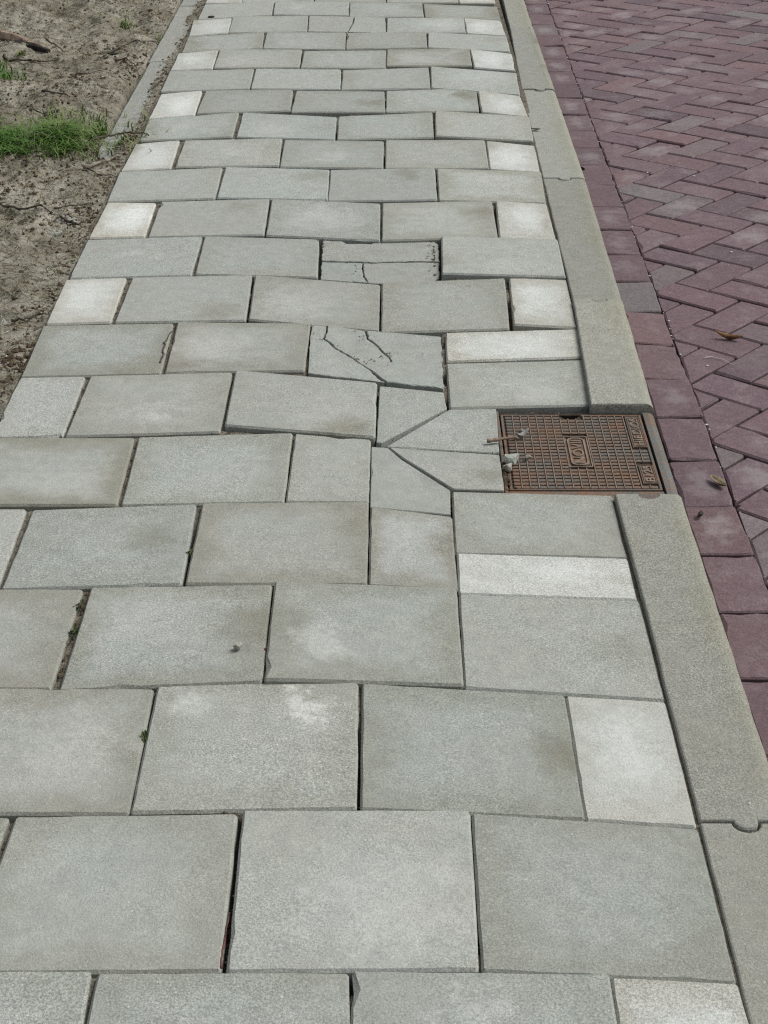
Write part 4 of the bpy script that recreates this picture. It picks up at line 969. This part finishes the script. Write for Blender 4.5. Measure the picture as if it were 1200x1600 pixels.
leaf('leaf', (1.428, 1.412, -.0600), .052, .013, .008, math.radians(25), 'leaf_tan', 'crumpled tan leaf on a dark gutter brick', fold=.7)
leaf('leaf', (1.056, 1.527, ZL + .001), .034, .0085, .014, math.radians(-50), 'leaf_grey', 'grey curled leaf on the drain cover', fold=.8)
leaf('leaf', (-.228, 4.745, soil_z(-.228, 4.745) + .003), .05, .014, .006, math.radians(70), 'char', 'black dead leaf on the soil at the twig end', fold=.5)
leaf('leaf', (1.243, 3.751, .0015), .030, .009, .004, math.radians(75), 'char', 'small dark leaf on the kerb edge beside a slab', fold=.3)
# twig sticking out of the joint onto the cover
def flat(z): return lambda x, y: z
twig([(.985, 1.478), (1.004, 1.484), (1.022, 1.490), (1.048, 1.496)], .0042, 'flat brown twig bridging slab joint and cover rim', 'wood', flat(ZL + .012), seed=41, side=0, jit=.15)
twig([(1.501, 2.046), (1.520, 2.048), (1.538, 2.035), (1.556, 2.005)], .0010, 'thin curved white straw on the road bricks', 'shell', lambda x, y: rz(x) + .001, seed=42, side=0, lift=.001, cat='straw', jit=.2)
twig([(.6010, .00), (.6018, .03), (.6028, .07), (.6038, .10)], .0017, 'reddish twig stuck in the joint between the nearest slabs', 'red_bit', lambda x, y: .007, seed=43, side=0, jit=.3)
twig([(.3015, 1.87), (.2995, 1.93), (.2975, 1.99), (.3025, 2.06)], .0020, 'thin brown twig bowed along a slab joint', 'twig', lambda x, y: -.004, seed=44, side=0)
lump('berry', (.6085, .694, .0145), (.0042, .009, .004), M['red_bit'], 'dark red bit stuck in a slab joint', 'berry', 7)
lump('clod', (1.362, 3.52, -.055), (.009, .024, .008), M['char'], 'black clod in the gutter against the kerb', 'clod', 17)
lump('clod', (1.372, 1.272, -.055), (.006, .016, .006), M['char'], 'dark clod in the gutter beside the near kerb end', 'clod', 18)
# flat dark disc on the far slab
b = MB(); b.prism(rounded(-.013, .013, -.013, .013, .0129, 6), 0, .003); b.prism(rounded(-.009, .009, -.009, .009, .0089, 6), .0031, .0042)
tag(new_obj('bottle_cap', b.mesh('bottle_cap', M['char']), None, None, (.065, 5.453, pave_z(.065, 5.453) + .001)), 'small dark round cap lying on a far slab', 'cap')


def weed(x, y, n, seed, label, s=1.0):
    R = random.Random(seed); b = MB(); z = pave_z(x, y) - .006
    for _ in range(n):
        a = R.uniform(0, 6.28); L = R.uniform(.005, .013) * s; w = L * .24; d = Vector((math.cos(a) * .55, math.sin(a), 0)); p = Vector((-d.y, d.x, 0)) * w
        o0 = Vector((R.gauss(0, .0015), R.gauss(0, .006) * s, 0)); h = R.uniform(.5, 1.0) * L
        V = [o0, o0 + d * L * .5 + p + Vector((0, 0, h * .8)), o0 + d * L + Vector((0, 0, h)), o0 + d * L * .5 - p + Vector((0, 0, h * .8))]
        b.add(V, [(0, 1, 2, 3)])
    return tag(new_obj('weed', b.mesh('weed', M['weed']), None, None, (x, y, z)), label, 'weed', 'weeds in the slab joints')
weed(.457, 1.015, 12, 1, 'tiny green weed in a joint below the chipped slab edge')
weed(.296, .835, 14, 2, 'upper weed with brown bits in the widest sandy joint', 1.1)
weed(.300, .760, 18, 3, 'lower weed in the widest sandy joint beside a grey slab', 1.2)
weed(.4525, .467, 12, 4, 'green sprout in the joint nearest the camera')
